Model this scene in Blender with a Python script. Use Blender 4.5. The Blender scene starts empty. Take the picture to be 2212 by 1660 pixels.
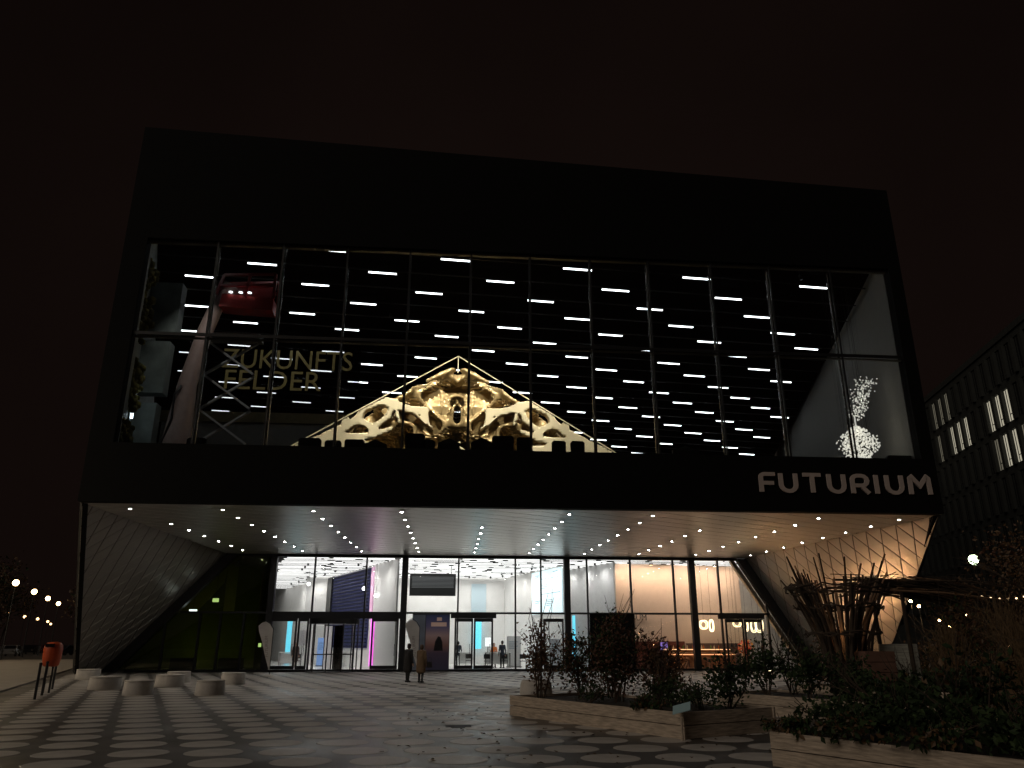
import bpy, math, random
import numpy as np
from mathutils import Vector, Matrix

random.seed(7); rng = np.random.default_rng(7)
S = bpy.context.scene
COL = S.collection

# ------------------------------------------------------------------ camera
CAM = np.array([-3.6164, -31.7594, 1.6]); PITCH, YAW = 0.3254, 0.0882
FW = np.array([math.sin(YAW)*math.cos(PITCH), math.cos(YAW)*math.cos(PITCH), math.sin(PITCH)])
RT = np.array([math.cos(YAW), -math.sin(YAW), 0.0]); UP = np.cross(RT, FW)
cam_data = bpy.data.cameras.new('camera'); cam = bpy.data.objects.new('camera', cam_data); COL.objects.link(cam)
cam_data.sensor_width = 36; cam_data.lens = 36*1664/2212; cam_data.clip_start = 0.1; cam_data.clip_end = 2000
M = Matrix(((RT[0], UP[0], -FW[0], CAM[0]), (RT[1], UP[1], -FW[1], CAM[1]), (RT[2], UP[2], -FW[2], CAM[2]), (0, 0, 0, 1)))
cam.matrix_world = M
S.camera = cam
def at(px, py, x=None, y=None, z=None):
    """photo pixel (2212 wide) -> point on the plane that the thing stands on or in"""
    d = FW + RT*(px-1106)/1664 - UP*(py-830)/1664
    i, val = (0, x) if x is not None else (1, y) if y is not None else (2, z)
    return CAM + d*(val-CAM[i])/d[i]
def on_wall(px, py, a, b):
    """photo pixel -> point on the vertical wall through plan points a, b"""
    d = FW + RT*(px-1106)/1664 - UP*(py-830)/1664
    n = np.array([b[1]-a[1], a[0]-b[0], 0.0]); A = np.array([a[0], a[1], 0.0])
    return CAM + d*((A-CAM)@n)/(d@n)

# ------------------------------------------------------------------ night sky, faint city glow, exposure
W = bpy.data.worlds.new('World'); S.world = W; W.use_nodes = True
bg = W.node_tree.nodes['Background']
wn = W.node_tree.nodes; wl = W.node_tree.links
wtc = wn.new('ShaderNodeTexCoord'); wno = wn.new('ShaderNodeTexNoise'); wno.inputs['Scale'].default_value = 1.3; wno.inputs['Detail'].default_value = 5
wr = wn.new('ShaderNodeMapRange'); wr.inputs['From Min'].default_value = .3; wr.inputs['From Max'].default_value = .7; wr.inputs['To Min'].default_value = .65; wr.inputs['To Max'].default_value = 1.3
wl.new(wtc.outputs['Generated'], wno.inputs['Vector']); wl.new(wno.outputs['Fac'], wr.inputs['Value']); wl.new(wr.outputs[0], bg.inputs[1])
bg.inputs[0].default_value = (0.0046, 0.0026, 0.0021, 1)
sun_d = bpy.data.lights.new('city_glow_sun', 'SUN'); sun = bpy.data.objects.new('city_glow_sun', sun_d); COL.objects.link(sun)
sun_d.energy = 0.42; sun_d.angle = math.radians(40); sun_d.color = (1.0, 0.86, 0.72)
sun.rotation_euler = Vector((0.80, 0.62, -0.62)).to_track_quat('-Z', 'Y').to_euler()
S.view_settings.view_transform = 'Standard'; S.view_settings.look = 'None'
S.view_settings.exposure = 0; S.view_settings.gamma = 1; S.view_settings.use_curve_mapping = False
S.render.engine = 'CYCLES'
cy = S.cycles
cy.use_denoising = True; cy.max_bounces = 8; cy.diffuse_bounces = 4; cy.glossy_bounces = 4
cy.transparent_max_bounces = 24; cy.transmission_bounces = 4; cy.sample_clamp_indirect = 4
cy.caustics_reflective = False; cy.caustics_refractive = False

# ------------------------------------------------------------------ materials
MATS = {}
def mat(name, col, rough=0.6, metal=0.0, emit=0.0, ecol=None, noise=0.0, scale=3.0, bump=0.0, spec=0.5, stretch=None):
    if name in MATS: return MATS[name]
    m = bpy.data.materials.new(name); m.use_nodes = True; nt = m.node_tree; b = nt.nodes['Principled BSDF']
    b.inputs['Base Color'].default_value = (*col, 1); b.inputs['Roughness'].default_value = rough
    b.inputs['Metallic'].default_value = metal; b.inputs['Specular IOR Level'].default_value = spec
    if emit:
        b.inputs['Emission Color'].default_value = (*(ecol or col), 1); b.inputs['Emission Strength'].default_value = emit
    if noise or bump:
        tc = nt.nodes.new('ShaderNodeTexCoord'); mp = nt.nodes.new('ShaderNodeMapping')
        nt.links.new(tc.outputs['Object'], mp.inputs['Vector'])
        if stretch: mp.inputs['Scale'].default_value = stretch
        n = nt.nodes.new('ShaderNodeTexNoise'); n.inputs['Scale'].default_value = scale; n.inputs['Detail'].default_value = 6
        nt.links.new(mp.outputs[0], n.inputs['Vector'])
        if noise:
            r = nt.nodes.new('ShaderNodeMapRange'); r.inputs['From Min'].default_value = 0.25; r.inputs['From Max'].default_value = 0.75
            r.inputs['To Min'].default_value = 1-noise; r.inputs['To Max'].default_value = 1+noise
            nt.links.new(n.outputs['Fac'], r.inputs['Value'])
            mx = nt.nodes.new('ShaderNodeVectorMath'); mx.operation = 'SCALE'; mx.inputs[0].default_value = col
            nt.links.new(r.outputs[0], mx.inputs['Scale']); nt.links.new(mx.outputs[0], b.inputs['Base Color'])
            r2 = nt.nodes.new('ShaderNodeMapRange'); r2.inputs['To Min'].default_value = max(0.02, rough-0.12); r2.inputs['To Max'].default_value = min(1, rough+0.12)
            nt.links.new(n.outputs['Fac'], r2.inputs['Value']); nt.links.new(r2.outputs[0], b.inputs['Roughness'])
        if bump:
            bp = nt.nodes.new('ShaderNodeBump'); bp.inputs['Strength'].default_value = bump; bp.inputs['Distance'].default_value = 0.02
            nt.links.new(n.outputs['Fac'], bp.inputs['Height']); nt.links.new(bp.outputs[0], b.inputs['Normal'])
    MATS[name] = m; return m
def glass(name, tint=(0.9, 0.92, 0.93), fac=1.0):
    if name in MATS: return MATS[name]
    m = bpy.data.materials.new(name); m.use_nodes = True; nt = m.node_tree; nt.nodes.clear()
    o = nt.nodes.new('ShaderNodeOutputMaterial'); t = nt.nodes.new('ShaderNodeBsdfTransparent'); g = nt.nodes.new('ShaderNodeBsdfGlossy')
    t.inputs[0].default_value = (*tint, 1); g.inputs['Roughness'].default_value = 0.015; g.inputs[0].default_value = (fac, fac, fac, 1)
    fr = nt.nodes.new('ShaderNodeFresnel'); fr.inputs[0].default_value = 1.45
    mx = nt.nodes.new('ShaderNodeMixShader'); nt.links.new(fr.outputs[0], mx.inputs[0]); nt.links.new(t.outputs[0], mx.inputs[1]); nt.links.new(g.outputs[0], mx.inputs[2])
    nt.links.new(mx.outputs[0], o.inputs[0]); MATS[name] = m; return m

BLACK = mat('black cladding', (0.006, 0.006, 0.006), 0.75, spec=0.1)
FRAME = mat('dark frame', (0.012, 0.012, 0.013), 0.45, noise=0.2)
STEEL = mat('steel mullion', (0.32, 0.31, 0.29), 0.22, 0.9, noise=0.2, scale=8)
WHITE = mat('white plaster', (0.76, 0.75, 0.73), 0.55, noise=0.06, scale=1.5)
GLASS = glass('window glass'); GLASS2 = glass('lobby glass', (0.93, 0.94, 0.94))
WOOD = mat('weathered timber', (0.44, 0.36, 0.28), 0.75, noise=0.45, scale=4, bump=0.5, stretch=(1, 1, 9))
SOIL = mat('soil', (0.025, 0.018, 0.012), 0.95, noise=0.5, bump=0.8, scale=14)
LEAF = [mat('leaf dark green', (0.022, 0.040, 0.014), 0.7, noise=0.5, scale=2, spec=.25), mat('leaf green', (0.036, 0.060, 0.02), 0.7, noise=0.5, scale=2, spec=.25),
        mat('leaf autumn red', (0.085, 0.035, 0.018), 0.55, noise=0.5, scale=2), mat('leaf brown', (0.10, 0.055, 0.022), 0.6, noise=0.5, scale=2)]
BARK = mat('bark', (0.055, 0.038, 0.026), 0.85, noise=0.4, bump=0.6, scale=9)
CONC = mat('pale concrete', (0.52, 0.49, 0.45), 0.75, noise=0.15, scale=5, bump=0.15)

# ------------------------------------------------------------------ mesh helpers
def tag(o, label=None, cat=None, group=None, kind=None):
    if label: o['label'] = label
    if cat: o['category'] = cat
    if group: o['group'] = group
    if kind: o['kind'] = kind
    return o
def thing(name, label, cat, loc=(0, 0, 0), group=None, rz=0.0):
    o = bpy.data.objects.new(name, None); COL.objects.link(o); o.location = [float(c) for c in loc]; o.rotation_euler = (0, 0, rz)
    o.empty_display_size = 0.2
    return tag(o, label, cat, group)
def link(name, me, parent=None, loc=None):
    o = bpy.data.objects.new(name, me); COL.objects.link(o); o.parent = parent
    if loc is not None: o.location = [float(c) for c in loc]
    return o
def dup(o, parent=None, loc=None):
    c = o.copy(); COL.objects.link(c); c.parent = parent
    if loc is not None: c.location = [float(k) for k in loc]
    for ch in list(o.children): dup(ch, c)
    return c
class MB:
    def __init__(s): s.v = []; s.f = []; s.m = []
    def add(s, vs, fs, mi=0):
        n = len(s.v); s.v += [tuple(float(c) for c in p) for p in vs]; s.f += [tuple(i+n for i in f) for f in fs]; s.m += [mi]*len(fs); return s
    def box(s, x0, x1, y0, y1, z0, z1, mi=0):
        vs = [(x, y, z) for x in (x0, x1) for y in (y0, y1) for z in (z0, z1)]
        return s.add(vs, [(0, 1, 3, 2), (4, 6, 7, 5), (0, 4, 5, 1), (2, 3, 7, 6), (0, 2, 6, 4), (1, 5, 7, 3)], mi)
    def prism(s, poly, d, mi=0):
        """closed solid: planar polygon (3D points) pushed along vector d"""
        n = len(poly); P = [np.array(p, float) for p in poly]; d = np.array(d, float)
        vs = P + [p+d for p in P]
        return s.add(vs, [tuple(range(n))[::-1], tuple(range(n, 2*n))] + [(i, (i+1) % n, (i+1) % n+n, i+n) for i in range(n)], mi)
    def bar(s, a, b, w, h=None, up=(0, 0, 1), mi=0):
        a = np.array(a, float); b = np.array(b, float); h = h or w; d = b-a; d /= np.linalg.norm(d)
        r = np.cross(d, up)
        if np.linalg.norm(r) < 1e-4: r = np.cross(d, (0, 1, 0))
        r /= np.linalg.norm(r); u = np.cross(r, d); r = r*w/2; u = u*h/2
        return s.prism([a-r-u, a+r-u, a+r+u, a-r+u], b-a, mi)
    def tube(s, pts, rad, n=8, cap=True, mi=0):
        pts = [np.array(p, float) for p in pts]; k = len(pts)
        rad = [rad]*k if np.isscalar(rad) else rad
        vs = []
        for i, p in enumerate(pts):
            d = pts[min(i+1, k-1)]-pts[max(i-1, 0)]; d = d/np.linalg.norm(d)
            a = np.cross(d, (0, 0, 1));
            if np.linalg.norm(a) < 1e-3: a = np.cross(d, (1, 0, 0))
            a /= np.linalg.norm(a); b = np.cross(d, a)
            vs += [p+rad[i]*(a*math.cos(t)+b*math.sin(t)) for t in np.arange(n)*2*math.pi/n]
        fs = [(i*n+j, i*n+(j+1) % n, (i+1)*n+(j+1) % n, (i+1)*n+j) for i in range(k-1) for j in range(n)]
        if cap: fs += [tuple(range(n))[::-1], tuple(range((k-1)*n, k*n))]
        return s.add(vs, fs, mi)
    def lathe(s, prof, n=20, c=(0, 0, 0), mi=0):
        vs = [(c[0]+r*math.cos(t), c[1]+r*math.sin(t), c[2]+z) for r, z in prof for t in np.arange(n)*2*math.pi/n]; k = len(prof)
        fs = [(i*n+j, i*n+(j+1) % n, (i+1)*n+(j+1) % n, (i+1)*n+j) for i in range(k-1) for j in range(n)]
        fs += [tuple(range(n))[::-1], tuple(range((k-1)*n, k*n))]
        return s.add(vs, fs, mi)
    def ball(s, c, r, n=8, mi=0, sz=1.0):
        k = n//2
        return s.lathe([(max(1e-3, r*math.sin(math.pi*i/k)), -sz*r*math.cos(math.pi*i/k)) for i in range(k+1)], n, c, mi)
    def ribbon(s, pts, w, frame, depth, mi=0):
        """mitred stroke in the plane frame=(origin, u, v), pushed depth along n"""
        o, u, v, nrm = [np.array(k, float) for k in frame]; P = [np.array(p, float) for p in pts]; L = []; R = []
        for i, p in enumerate(P):
            d0 = P[i]-P[i-1] if i else P[1]-P[0]; d1 = P[i+1]-P[i] if i < len(P)-1 else d0
            d0 = d0/np.linalg.norm(d0); d1 = d1/np.linalg.norm(d1); t = d0+d1; t /= np.linalg.norm(t); nn = np.array([-t[1], t[0]])
            c = max(0.35, abs(nn@np.array([-d0[1], d0[0]]))); L.append(p+nn*w/2/c); R.append(p-nn*w/2/c)
        for i in range(len(P)-1):
            s.prism([o+u*q[0]+v*q[1] for q in (R[i], R[i+1], L[i+1], L[i])], nrm*depth, mi)
        return s
    def mesh(s, name, mats, smooth=False):
        me = bpy.data.meshes.new(name); me.from_pydata(s.v, [], s.f)
        for m in (mats if isinstance(mats, (list, tuple)) else [mats]): me.materials.append(m)
        if any(s.m): me.polygons.foreach_set('material_index', s.m)
        if smooth: me.polygons.foreach_set('use_smooth', [True]*len(s.f))
        me.update(); return me
    def build(s, name, mats, parent=None, smooth=False, loc=None):
        return link(name, s.mesh(name, mats, smooth), parent, loc)
def text_mesh(txt, size, mname, m, extrude=0.01, align='LEFT'):
    cu = bpy.data.curves.new('t', 'FONT'); cu.body = txt; cu.size = size; cu.extrude = extrude; cu.align_x = align; cu.resolution_u = 3
    o = bpy.data.objects.new('t', cu); COL.objects.link(o); bpy.context.view_layer.update()
    me = bpy.data.meshes.new_from_object(o.evaluated_get(bpy.context.evaluated_depsgraph_get()))
    bpy.data.objects.remove(o); bpy.data.curves.remove(cu); me.name = mname; me.materials.clear(); me.materials.append(m); return me
def stand_text(me):   # text plane XY -> XZ facing -y
    me.transform(Matrix.Rotation(math.pi/2, 4, 'X')); return me

def march(F, o, h):
    """marching tetrahedra on a numpy field (inside < 0) -> verts, tris"""
    nx, ny, nz = F.shape; idx = np.arange(F.size).reshape(F.shape); f = F.ravel()
    c = [idx[a:nx-1+a, b:ny-1+b, d:nz-1+d].ravel() for a in (0, 1) for b in (0, 1) for d in (0, 1)]
    keys = []
    for t in ((0, 1, 3, 7), (0, 3, 2, 7), (0, 2, 6, 7), (0, 6, 4, 7), (0, 4, 5, 7), (0, 5, 1, 7)):
        T = np.stack([c[k] for k in t], 1); V = f[T] < 0; code = V@np.array([1, 2, 4, 8])
        for cd in range(1, 15):
            sel = T[code == cd]
            if not len(sel): continue
            ins = [k for k in range(4) if cd >> k & 1]; out = [k for k in range(4) if not cd >> k & 1]
            E = lambda a, b: np.stack([np.minimum(sel[:, a], sel[:, b]), np.maximum(sel[:, a], sel[:, b])], 1)
            if len(ins) == 1: tr = [[E(ins[0], k) for k in out]]
            elif len(out) == 1: tr = [[E(out[0], k) for k in ins]]
            else:
                a, b = ins; p, q = out; A, B, C, D = E(a, p), E(a, q), E(b, q), E(b, p); tr = [[A, B, C], [A, C, D]]
            for t3 in tr: keys.append(np.stack(t3, 1))
    K = np.concatenate(keys); N = F.size; flat = K[..., 0]*N+K[..., 1]
    u, inv = np.unique(flat.ravel(), return_inverse=True); a, b = u//N, u % N
    t = (f[a]/(f[a]-f[b]))[:, None]
    pos = lambda i: np.stack(np.unravel_index(i, F.shape), 1)*h+o
    P = pos(a)*(1-t)+pos(b)*t; tri = inv.reshape(-1, 3)
    # orient by gradient
    g = np.gradient(F); G = np.stack(g, -1).reshape(-1, 3)[a]
    n = np.cross(P[tri[:, 1]]-P[tri[:, 0]], P[tri[:, 2]]-P[tri[:, 0]]); flip = (n*G[tri[:, 0]]).sum(1) < 0
    tri[flip] = tri[flip][:, ::-1]
    return P, tri
def capsule(P, a, b, ra, rb):
    a = np.array(a, float); b = np.array(b, float); ab = b-a; t = np.clip(((P-a)@ab)/(ab@ab+1e-9), 0, 1)
    return np.linalg.norm(P-a-t[..., None]*ab, axis=-1)-(ra+t*(rb-ra))
def smin(a, b, k): h = np.clip(.5+.5*(b-a)/k, 0, 1); return b*(1-h)+a*h-k*h*(1-h)
def clip_poly(poly, region):
    """Sutherland-Hodgman, region convex counter-clockwise, 2D"""
    out = poly
    for i in range(len(region)):
        a, b = np.array(region[i]), np.array(region[(i+1) % len(region)]); e = b-a; inp, out = out, []
        side = lambda p: e[0]*(p[1]-a[1])-e[1]*(p[0]-a[0])
        for j in range(len(inp)):
            p, q = inp[j-1], inp[j]; sp, sq = side(p), side(q)
            if (sp >= 0) != (sq >= 0): t = sp/(sp-sq); out.append((p[0]+(q[0]-p[0])*t, p[1]+(q[1]-p[1])*t))
            if sq >= 0: out.append(q)
        if not out: return []
    return out

# ------------------------------------------------------------------ ground
def wet(m, lo=.36, hi=.68):
    nt = m.node_tree; b = nt.nodes['Principled BSDF']; tc = nt.nodes.new('ShaderNodeNewGeometry'); n = nt.nodes.new('ShaderNodeTexNoise'); n.inputs['Scale'].default_value = .16; n.inputs['Detail'].default_value = 4
    nt.links.new(tc.outputs['Position'], n.inputs['Vector']); r = nt.nodes.new('ShaderNodeMapRange'); r.inputs['From Min'].default_value = .42; r.inputs['From Max'].default_value = .60
    r.inputs['To Min'].default_value = lo; r.inputs['To Max'].default_value = hi; nt.links.new(n.outputs['Fac'], r.inputs['Value']); nt.links.new(r.outputs[0], b.inputs['Roughness'])
def ground_mat():
    m = mat('plaza asphalt', (0.080, 0.073, 0.066), 0.55, noise=0.35, scale=1.1, bump=0.12); wet(m); return m
MB().add([(-400, -200, 0), (400, -200, 0), (400, 600, 0), (-400, 600, 0)], [(0, 1, 2, 3)]).build('ground', mat('far ground', (0.05, 0.045, 0.04), 0.8, noise=0.4, scale=0.3))['kind'] = 'structure'
plaza = MB().add([(-20.8, -45, 0.004), (45, -45, 0.004), (45, 60, 0.004), (-40, 60, 0.004), (-20.9, 4.75, 0.004), (-18.4, -2.7, 0.004), (-13.5, -17, 0.004), (-10, -30, 0.004)], [(0, 7, 6, 5, 4, 3, 2, 1)][:0] + [(7, 1, 2), (7, 2, 6), (6, 2, 5), (5, 2, 4), (4, 2, 3), (0, 1, 7)]).build('plaza_paving', ground_mat())
plaza['kind'] = 'structure'
DISC = mat('pale paving disc', (0.48, 0.45, 0.415), 0.6, noise=0.22, scale=1.7, bump=0.1); wet(DISC, .42, .7)
def disc_mesh(r=0.445):
    b = MB(); n = 18; ang = np.arange(n)*2*math.pi/n
    b.add([(r*math.cos(t), r*math.sin(t), 0) for t in ang]+[((r-.012)*math.cos(t), (r-.012)*math.sin(t), .006) for t in ang],
          [(j, (j+1) % n, (j+1) % n+n, j+n) for j in range(n)]+[tuple(range(n, 2*n))]); return b
cells = []
P1 = [(-1.92, -12.2), (0.68, -17.3), (2.9, -16.3), (0.3, -11.0)]
def left_of_road(x, y):
    pts = [(-10, -30), (-13.5, -17), (-18.4, -2.7), (-20.9, 4.75), (-40, 60)]
    for (x0, y0), (x1, y1) in zip(pts, pts[1:]):
        if y0 <= y <= y1: return x < x0+(x1-x0)*(y-y0)/(y1-y0)+0.7
    return False
for j in range(-8, 36):
    for i in range(-45, 60):
        x = -8.91+1.12*i-0.395*j; y = -19.35+1.11*j-0.012*i
        if y > 17.6 or left_of_road(x, y): continue
        if x < -24.0+0 and y > 14: continue
        v = np.array([x, y, 0])-CAM; zc = v@FW; u = (v@RT)/zc*1664+1106; w = 830-(v@UP)/zc*1664
        if zc < 1 or u < -60 or u > 1700 or w > 1720: continue
        cells.append((zc, x, y))
cells.sort()
dm = disc_mesh().mesh('paving_disc', DISC)
for k, (zc, x, y) in enumerate(cells[:300]):
    link('paving_disc', dm, plaza, (x, y, 0.0045))
b = MB(); base = disc_mesh()
for zc, x, y in cells[300:]: b.add([(p[0]+x, p[1]+y, p[2]+.0045) for p in base.v], base.f)
tag(b.build('paving_discs_beyond', DISC, plaza), kind='stuff')
# pale pavement and road along the left side
pts = [(-10, -30), (-13.5, -17), (-18.4, -2.7), (-20.9, 4.75), (-40, 60)]
b = MB(); n = np.array([-0.94, -0.33])
outer = [(p[0]-9*0.94, p[1]-9*0.33) for p in pts]
for i in range(len(pts)-1):
    b.prism([(*pts[i], 0.0), (*pts[i+1], 0.0), (*outer[i+1], 0.0), (*outer[i], 0.0)][::-1], (0, 0, 0.06))
tag(b.build('pavement', mat('pale pavement', (0.27, 0.235, 0.20), 0.8, noise=0.2, scale=0.8, bump=0.1)), kind='structure')
b = MB()
for i in range(len(pts)-1):
    o2 = [(p[0]-14*0.94, p[1]-14*0.33) for p in outer]
    a, c = outer[i], outer[i+1]; b.add([(a[0], a[1], .004), (c[0], c[1], .004), (o2[i+1][0], o2[i+1][1], .004), (o2[i][0], o2[i][1], .004)], [(0, 1, 2, 3)])
tag(b.build('road', mat('asphalt', (0.05, 0.048, 0.046), 0.6, noise=0.3, bump=0.2)), kind='structure')

# ================================================================== the museum
ZS, DP = 6.96, 18.7                     # soffit height, depth of the entrance glass behind the facade
WX = 18.07                              # half width of the facade
roof = lambda x: 23.87-0.0385*x         # sloping roofline
bld = thing('museum_building', 'black museum block with a huge glazed front cantilevered over a lit entrance', 'building')
def part(name, b, m, parent=bld, smooth=False): return b.build(name, m, parent, smooth)
# facade frame round the window
XL, XR, ZB, ZT = -17.1, 17.45, 9.38, 18.78
fr = MB()
fr.prism([(-WX, 0, ZS), (WX, 0, ZS), (WX, 0, ZB), (-WX, 0, ZB)], (0, 0.45, 0))
part('fascia', fr, BLACK)
part('upper_facade', MB().prism([(-WX, 0, ZT), (WX, 0, ZT), (WX, 0, roof(WX)), (-WX, 0, roof(-WX))], (0, 0.45, 0)), BLACK)
for x0, x1 in ((-WX, XL), (XR, WX)):
    part('facade_jamb', MB().box(x0, x1, 0.0, 0.45, ZB, ZT), BLACK)
# outer side walls, back wall and roof
SL, SR = -0.36, 0.30
left = lambda y: -WX+SL*y; right = lambda y: WX+SR*y
part('side_wall', MB().prism([(-WX, .45, ZS), (-WX, .45, roof(-WX)), (left(40), 40, roof(-WX)), (left(40), 40, 0), (left(15.6), 15.6, 0)], (0.18, .06, 0)), BLACK)
part('side_wall', MB().prism([(WX, .45, ZS), (WX, .45, roof(WX)), (right(40), 40, roof(WX)), (right(40), 40, 0), (right(8.5), 8.5, 2.6)], (-0.18, .06, 0)), BLACK)
part('roof', MB().prism([(-WX, .45, roof(-WX)-.4), (WX, .45, roof(WX)-.4), (right(40), 40, roof(WX)-.4), (left(40), 40, roof(-WX)-.4)], (0, 0, .3)), BLACK)
part('back_wall', MB().box(left(56)+4, right(56)-4, 56, 56.3, 0, 23), BLACK)
# soffit and the two leaning side walls, all clad in rhombic panels
SOFP = mat('satin soffit panel', (0.74, 0.72, 0.68), 0.33, 0.8)
PANEL = mat('brushed aluminium panel', (0.40, 0.37, 0.33), 0.38, 0.5, noise=0.05, scale=2.5, stretch=(1, 1, 1))
BACK = mat('dark panel joint', (0.03, 0.028, 0.025), 0.7)  # dark backing plate that shows through the joints
def clad(name, pname, corners, du, dv, uvec, vvec, nrm, limit, key, PANEL=PANEL, bulge=.014):
    """planar polygon clad in rhombic panels; uvec, vvec, nrm orthonormal"""
    O = np.array(corners[0], float); u = np.array(uvec, float); v = np.array(vvec, float); n = np.array(nrm, float)
    P2 = [((np.array(c)-O)@u, (np.array(c)-O)@v) for c in corners]
    ar = sum(P2[i-1][0]*P2[i][1]-P2[i][0]*P2[i-1][1] for i in range(len(P2)))
    reg = P2 if ar > 0 else P2[::-1]
    back = MB().prism([O+u*p[0]+v*p[1]-n*0.02 for p in P2], -n*0.14).build(name, BACK, bld)
    x0, x1 = min(p[0] for p in P2), max(p[0] for p in P2); y0, y1 = min(p[1] for p in P2), max(p[1] for p in P2)
    todo = []
    g = 0.945; full = [(-du*g, 0), (0, -dv*g), (du*g, 0), (0, dv*g)]
    for j in range(int((y1-y0)/dv)+3):
        for i in range(int((x1-x0)/(2*du))+3):
            cx = x0-du+2*du*i+(du if j % 2 else 0); cy_ = y0-dv+dv*j
            poly = clip_poly([(cx+p[0], cy_+p[1]) for p in full], reg)
            if len(poly) < 3: continue
            area = abs(sum(poly[k-1][0]*poly[k][1]-poly[k][0]*poly[k-1][1] for k in range(len(poly))))/2
            if area < 0.04: continue
            todo.append((key(O+u*cx+v*cy_), cx, cy_, poly, area > 1.99*du*dv*g*g))
    todo.sort(key=lambda t: t[0])
    def pan(b, poly, cx, cy_):
        k = len(poly); mx = sum(p[0] for p in poly)/k; my = sum(p[1] for p in poly)/k
        w = lambda p, h, s=1: u*(mx+(p[0]-mx)*s-cx)+v*(my+(p[1]-my)*s-cy_)+n*h
        vs = [w(p, -.02) for p in poly]+[w(p, 0.0, .985) for p in poly]+[w((mx, my), bulge)]
        fs = [(i, (i+1) % k, (i+1) % k+k, i+k) for i in range(k)]+[(i+k, (i+1) % k+k, 2*k) for i in range(k)]
        if reg is not P2 or True:
            # outward check
            a, c_, d = np.array(vs[k]), np.array(vs[k+1]), np.array(vs[2*k])
            if np.cross(c_-a, d-a)@n < 0: fs = [f[::-1] for f in fs]
        b.add(vs, fs)
    shared = None
    rest = MB()
    for q, (kk, cx, cy_, poly, isfull) in enumerate(todo):
        loc = O+u*cx+v*cy_
        if q < limit:
            if isfull and shared: me = shared
            else:
                b = MB(); pan(b, poly, cx, cy_); me = b.mesh(pname, PANEL)
                if isfull: shared = me
            link(pname, me, back, loc)
        else:
            t = MB(); pan(t, poly, cx, cy_); rest.add([np.array(p)+loc for p in t.v], t.f)
    if rest.v: tag(rest.build(pname+'s_beyond', PANEL, back), kind='stuff')
    return back
A, B, C, D = (-WX, .45, ZS), (-17.07, DP, ZS), (-23.5, DP, 0), (-23.6, 15.5, 0)
A2, B2, C2, D2 = (WX, .45, ZS), (16.3, DP, ZS), (20.6, DP, 0), (20.35, 9.2, 1.95)
camd = lambda p: np.linalg.norm(p-CAM)
clad('soffit', 'soffit_panel', [A, A2, B2, B], 0.93, 0.53, (1, 0, 0), (0, 1, 0), (0, 0, -1), 300, camd, SOFP, .005)
def frame3(A, B, C, inward):
    A, B, C = map(lambda q: np.array(q, float), (A, B, C)); u = B-A; u /= np.linalg.norm(u); n = np.cross(u, C-A); n /= np.linalg.norm(n)
    if n@np.array(inward) < 0: n = -n
    v = np.cross(n, u); return u, v, n
u, v, n = frame3(A, B, C, (1, 0, 0)); Dp_ = np.array(D)-((np.array(D)-np.array(A))@n)*n
clad('canopy_wall', 'canopy_panel', [A, B, C, tuple(Dp_)], 0.58, 0.82, u, v, n, 300, camd)
u, v, n = frame3(A2, B2, C2, (-1, 0, 0)); D2p = np.array(D2)-((np.array(D2)-np.array(A2))@n)*n
G2 = np.array((20.55, 12.0, 0.1)); G2 = G2-((G2-np.array(A2))@n)*n
clad('canopy_wall', 'canopy_panel', [A2, B2, C2, tuple(G2), tuple(D2p)], 0.58, 0.82, u, v, n, 300, camd)

# recessed downlights in the soffit
DL_E = mat('downlight lens', (1, 1, 1), emit=170, ecol=(1.0, 0.95, 0.88)); DL_R = mat('downlight trim', (0.03, 0.03, 0.03), 0.4)
dl = thing('downlight', 'small round white downlight set in the metal soffit', 'downlight', group='downlights in the canopy soffit')
MB().lathe([(0.125, 0.0), (0.125, -0.03), (0.085, -0.034), (0.085, -0.02)], 12).build('trim', DL_R, dl)
MB().lathe([(0.058, -0.024), (0.045, -0.032), (0.01, -0.034)], 12).build('lens', DL_E, dl)
skip = {(0, 1), (4, 0), (4, 1), (7, 0), (7, 1)}
first = True
for i, x in enumerate((-16.6, -12.86, -9.12, -5.42, -1.8, 1.79, 5.48, 9.15, 13.05, 16.85)):
    for j in range(8):
        if (i, j) in skip: continue
        y = 1.15+2.12*j+0.06*abs(i-4)*0.5; xx = x*(1-0.0042*y)
        if first: dl.location = (xx, y, ZS-.05); first = False
        else: dup(dl, None, (xx, y, ZS-.05))

# upper window: mullions, transom, panes
MX = [XL, -14.05, -11.17, -8.3, -5.48, -2.68, 0.05, 2.86, 5.63, 8.65, 11.51, 14.53, XR]
for k, x in enumerate(MX[1:-1]):
    m_ = STEEL if k in (0, 1, 2, 6, 7, 8, 9, 10) else FRAME
    o = MB().box(x-.035, x+.035, .10, .145, ZB, ZT).build('mullion', FRAME, bld)
    MB().tube([(x, .42, ZB), (x, .42, ZT)], 0.085 if k in (1, 7, 9) else 0.055, 12, cap=False).build('mullion_post', m_, o, smooth=True)
ZM = 14.25
part('transom', MB().box(XL, XR, .096, .149, ZM-.07, ZM+.07), FRAME)
part('transom_ledge', MB().box(XL, XR, .20, .34, ZM-.15, ZM-.09), mat('ledge', (0.25, 0.22, 0.17), 0.5))
part('window_head', MB().box(XL, XR, .20, .40, ZT-.11, ZT-.005), mat('ledge', (0.25, 0.22, 0.17), 0.5))
for k in range(12):
    for z0, z1 in ((ZB, ZM-.07), (ZM+.07, ZT)):
        x0, x1 = MX[k]+(.035 if k else 0), MX[k+1]-(.035 if k < 11 else 0)
        part('window_pane', MB().box(x0, x1, .118, .124, z0, z1), GLASS)
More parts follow.
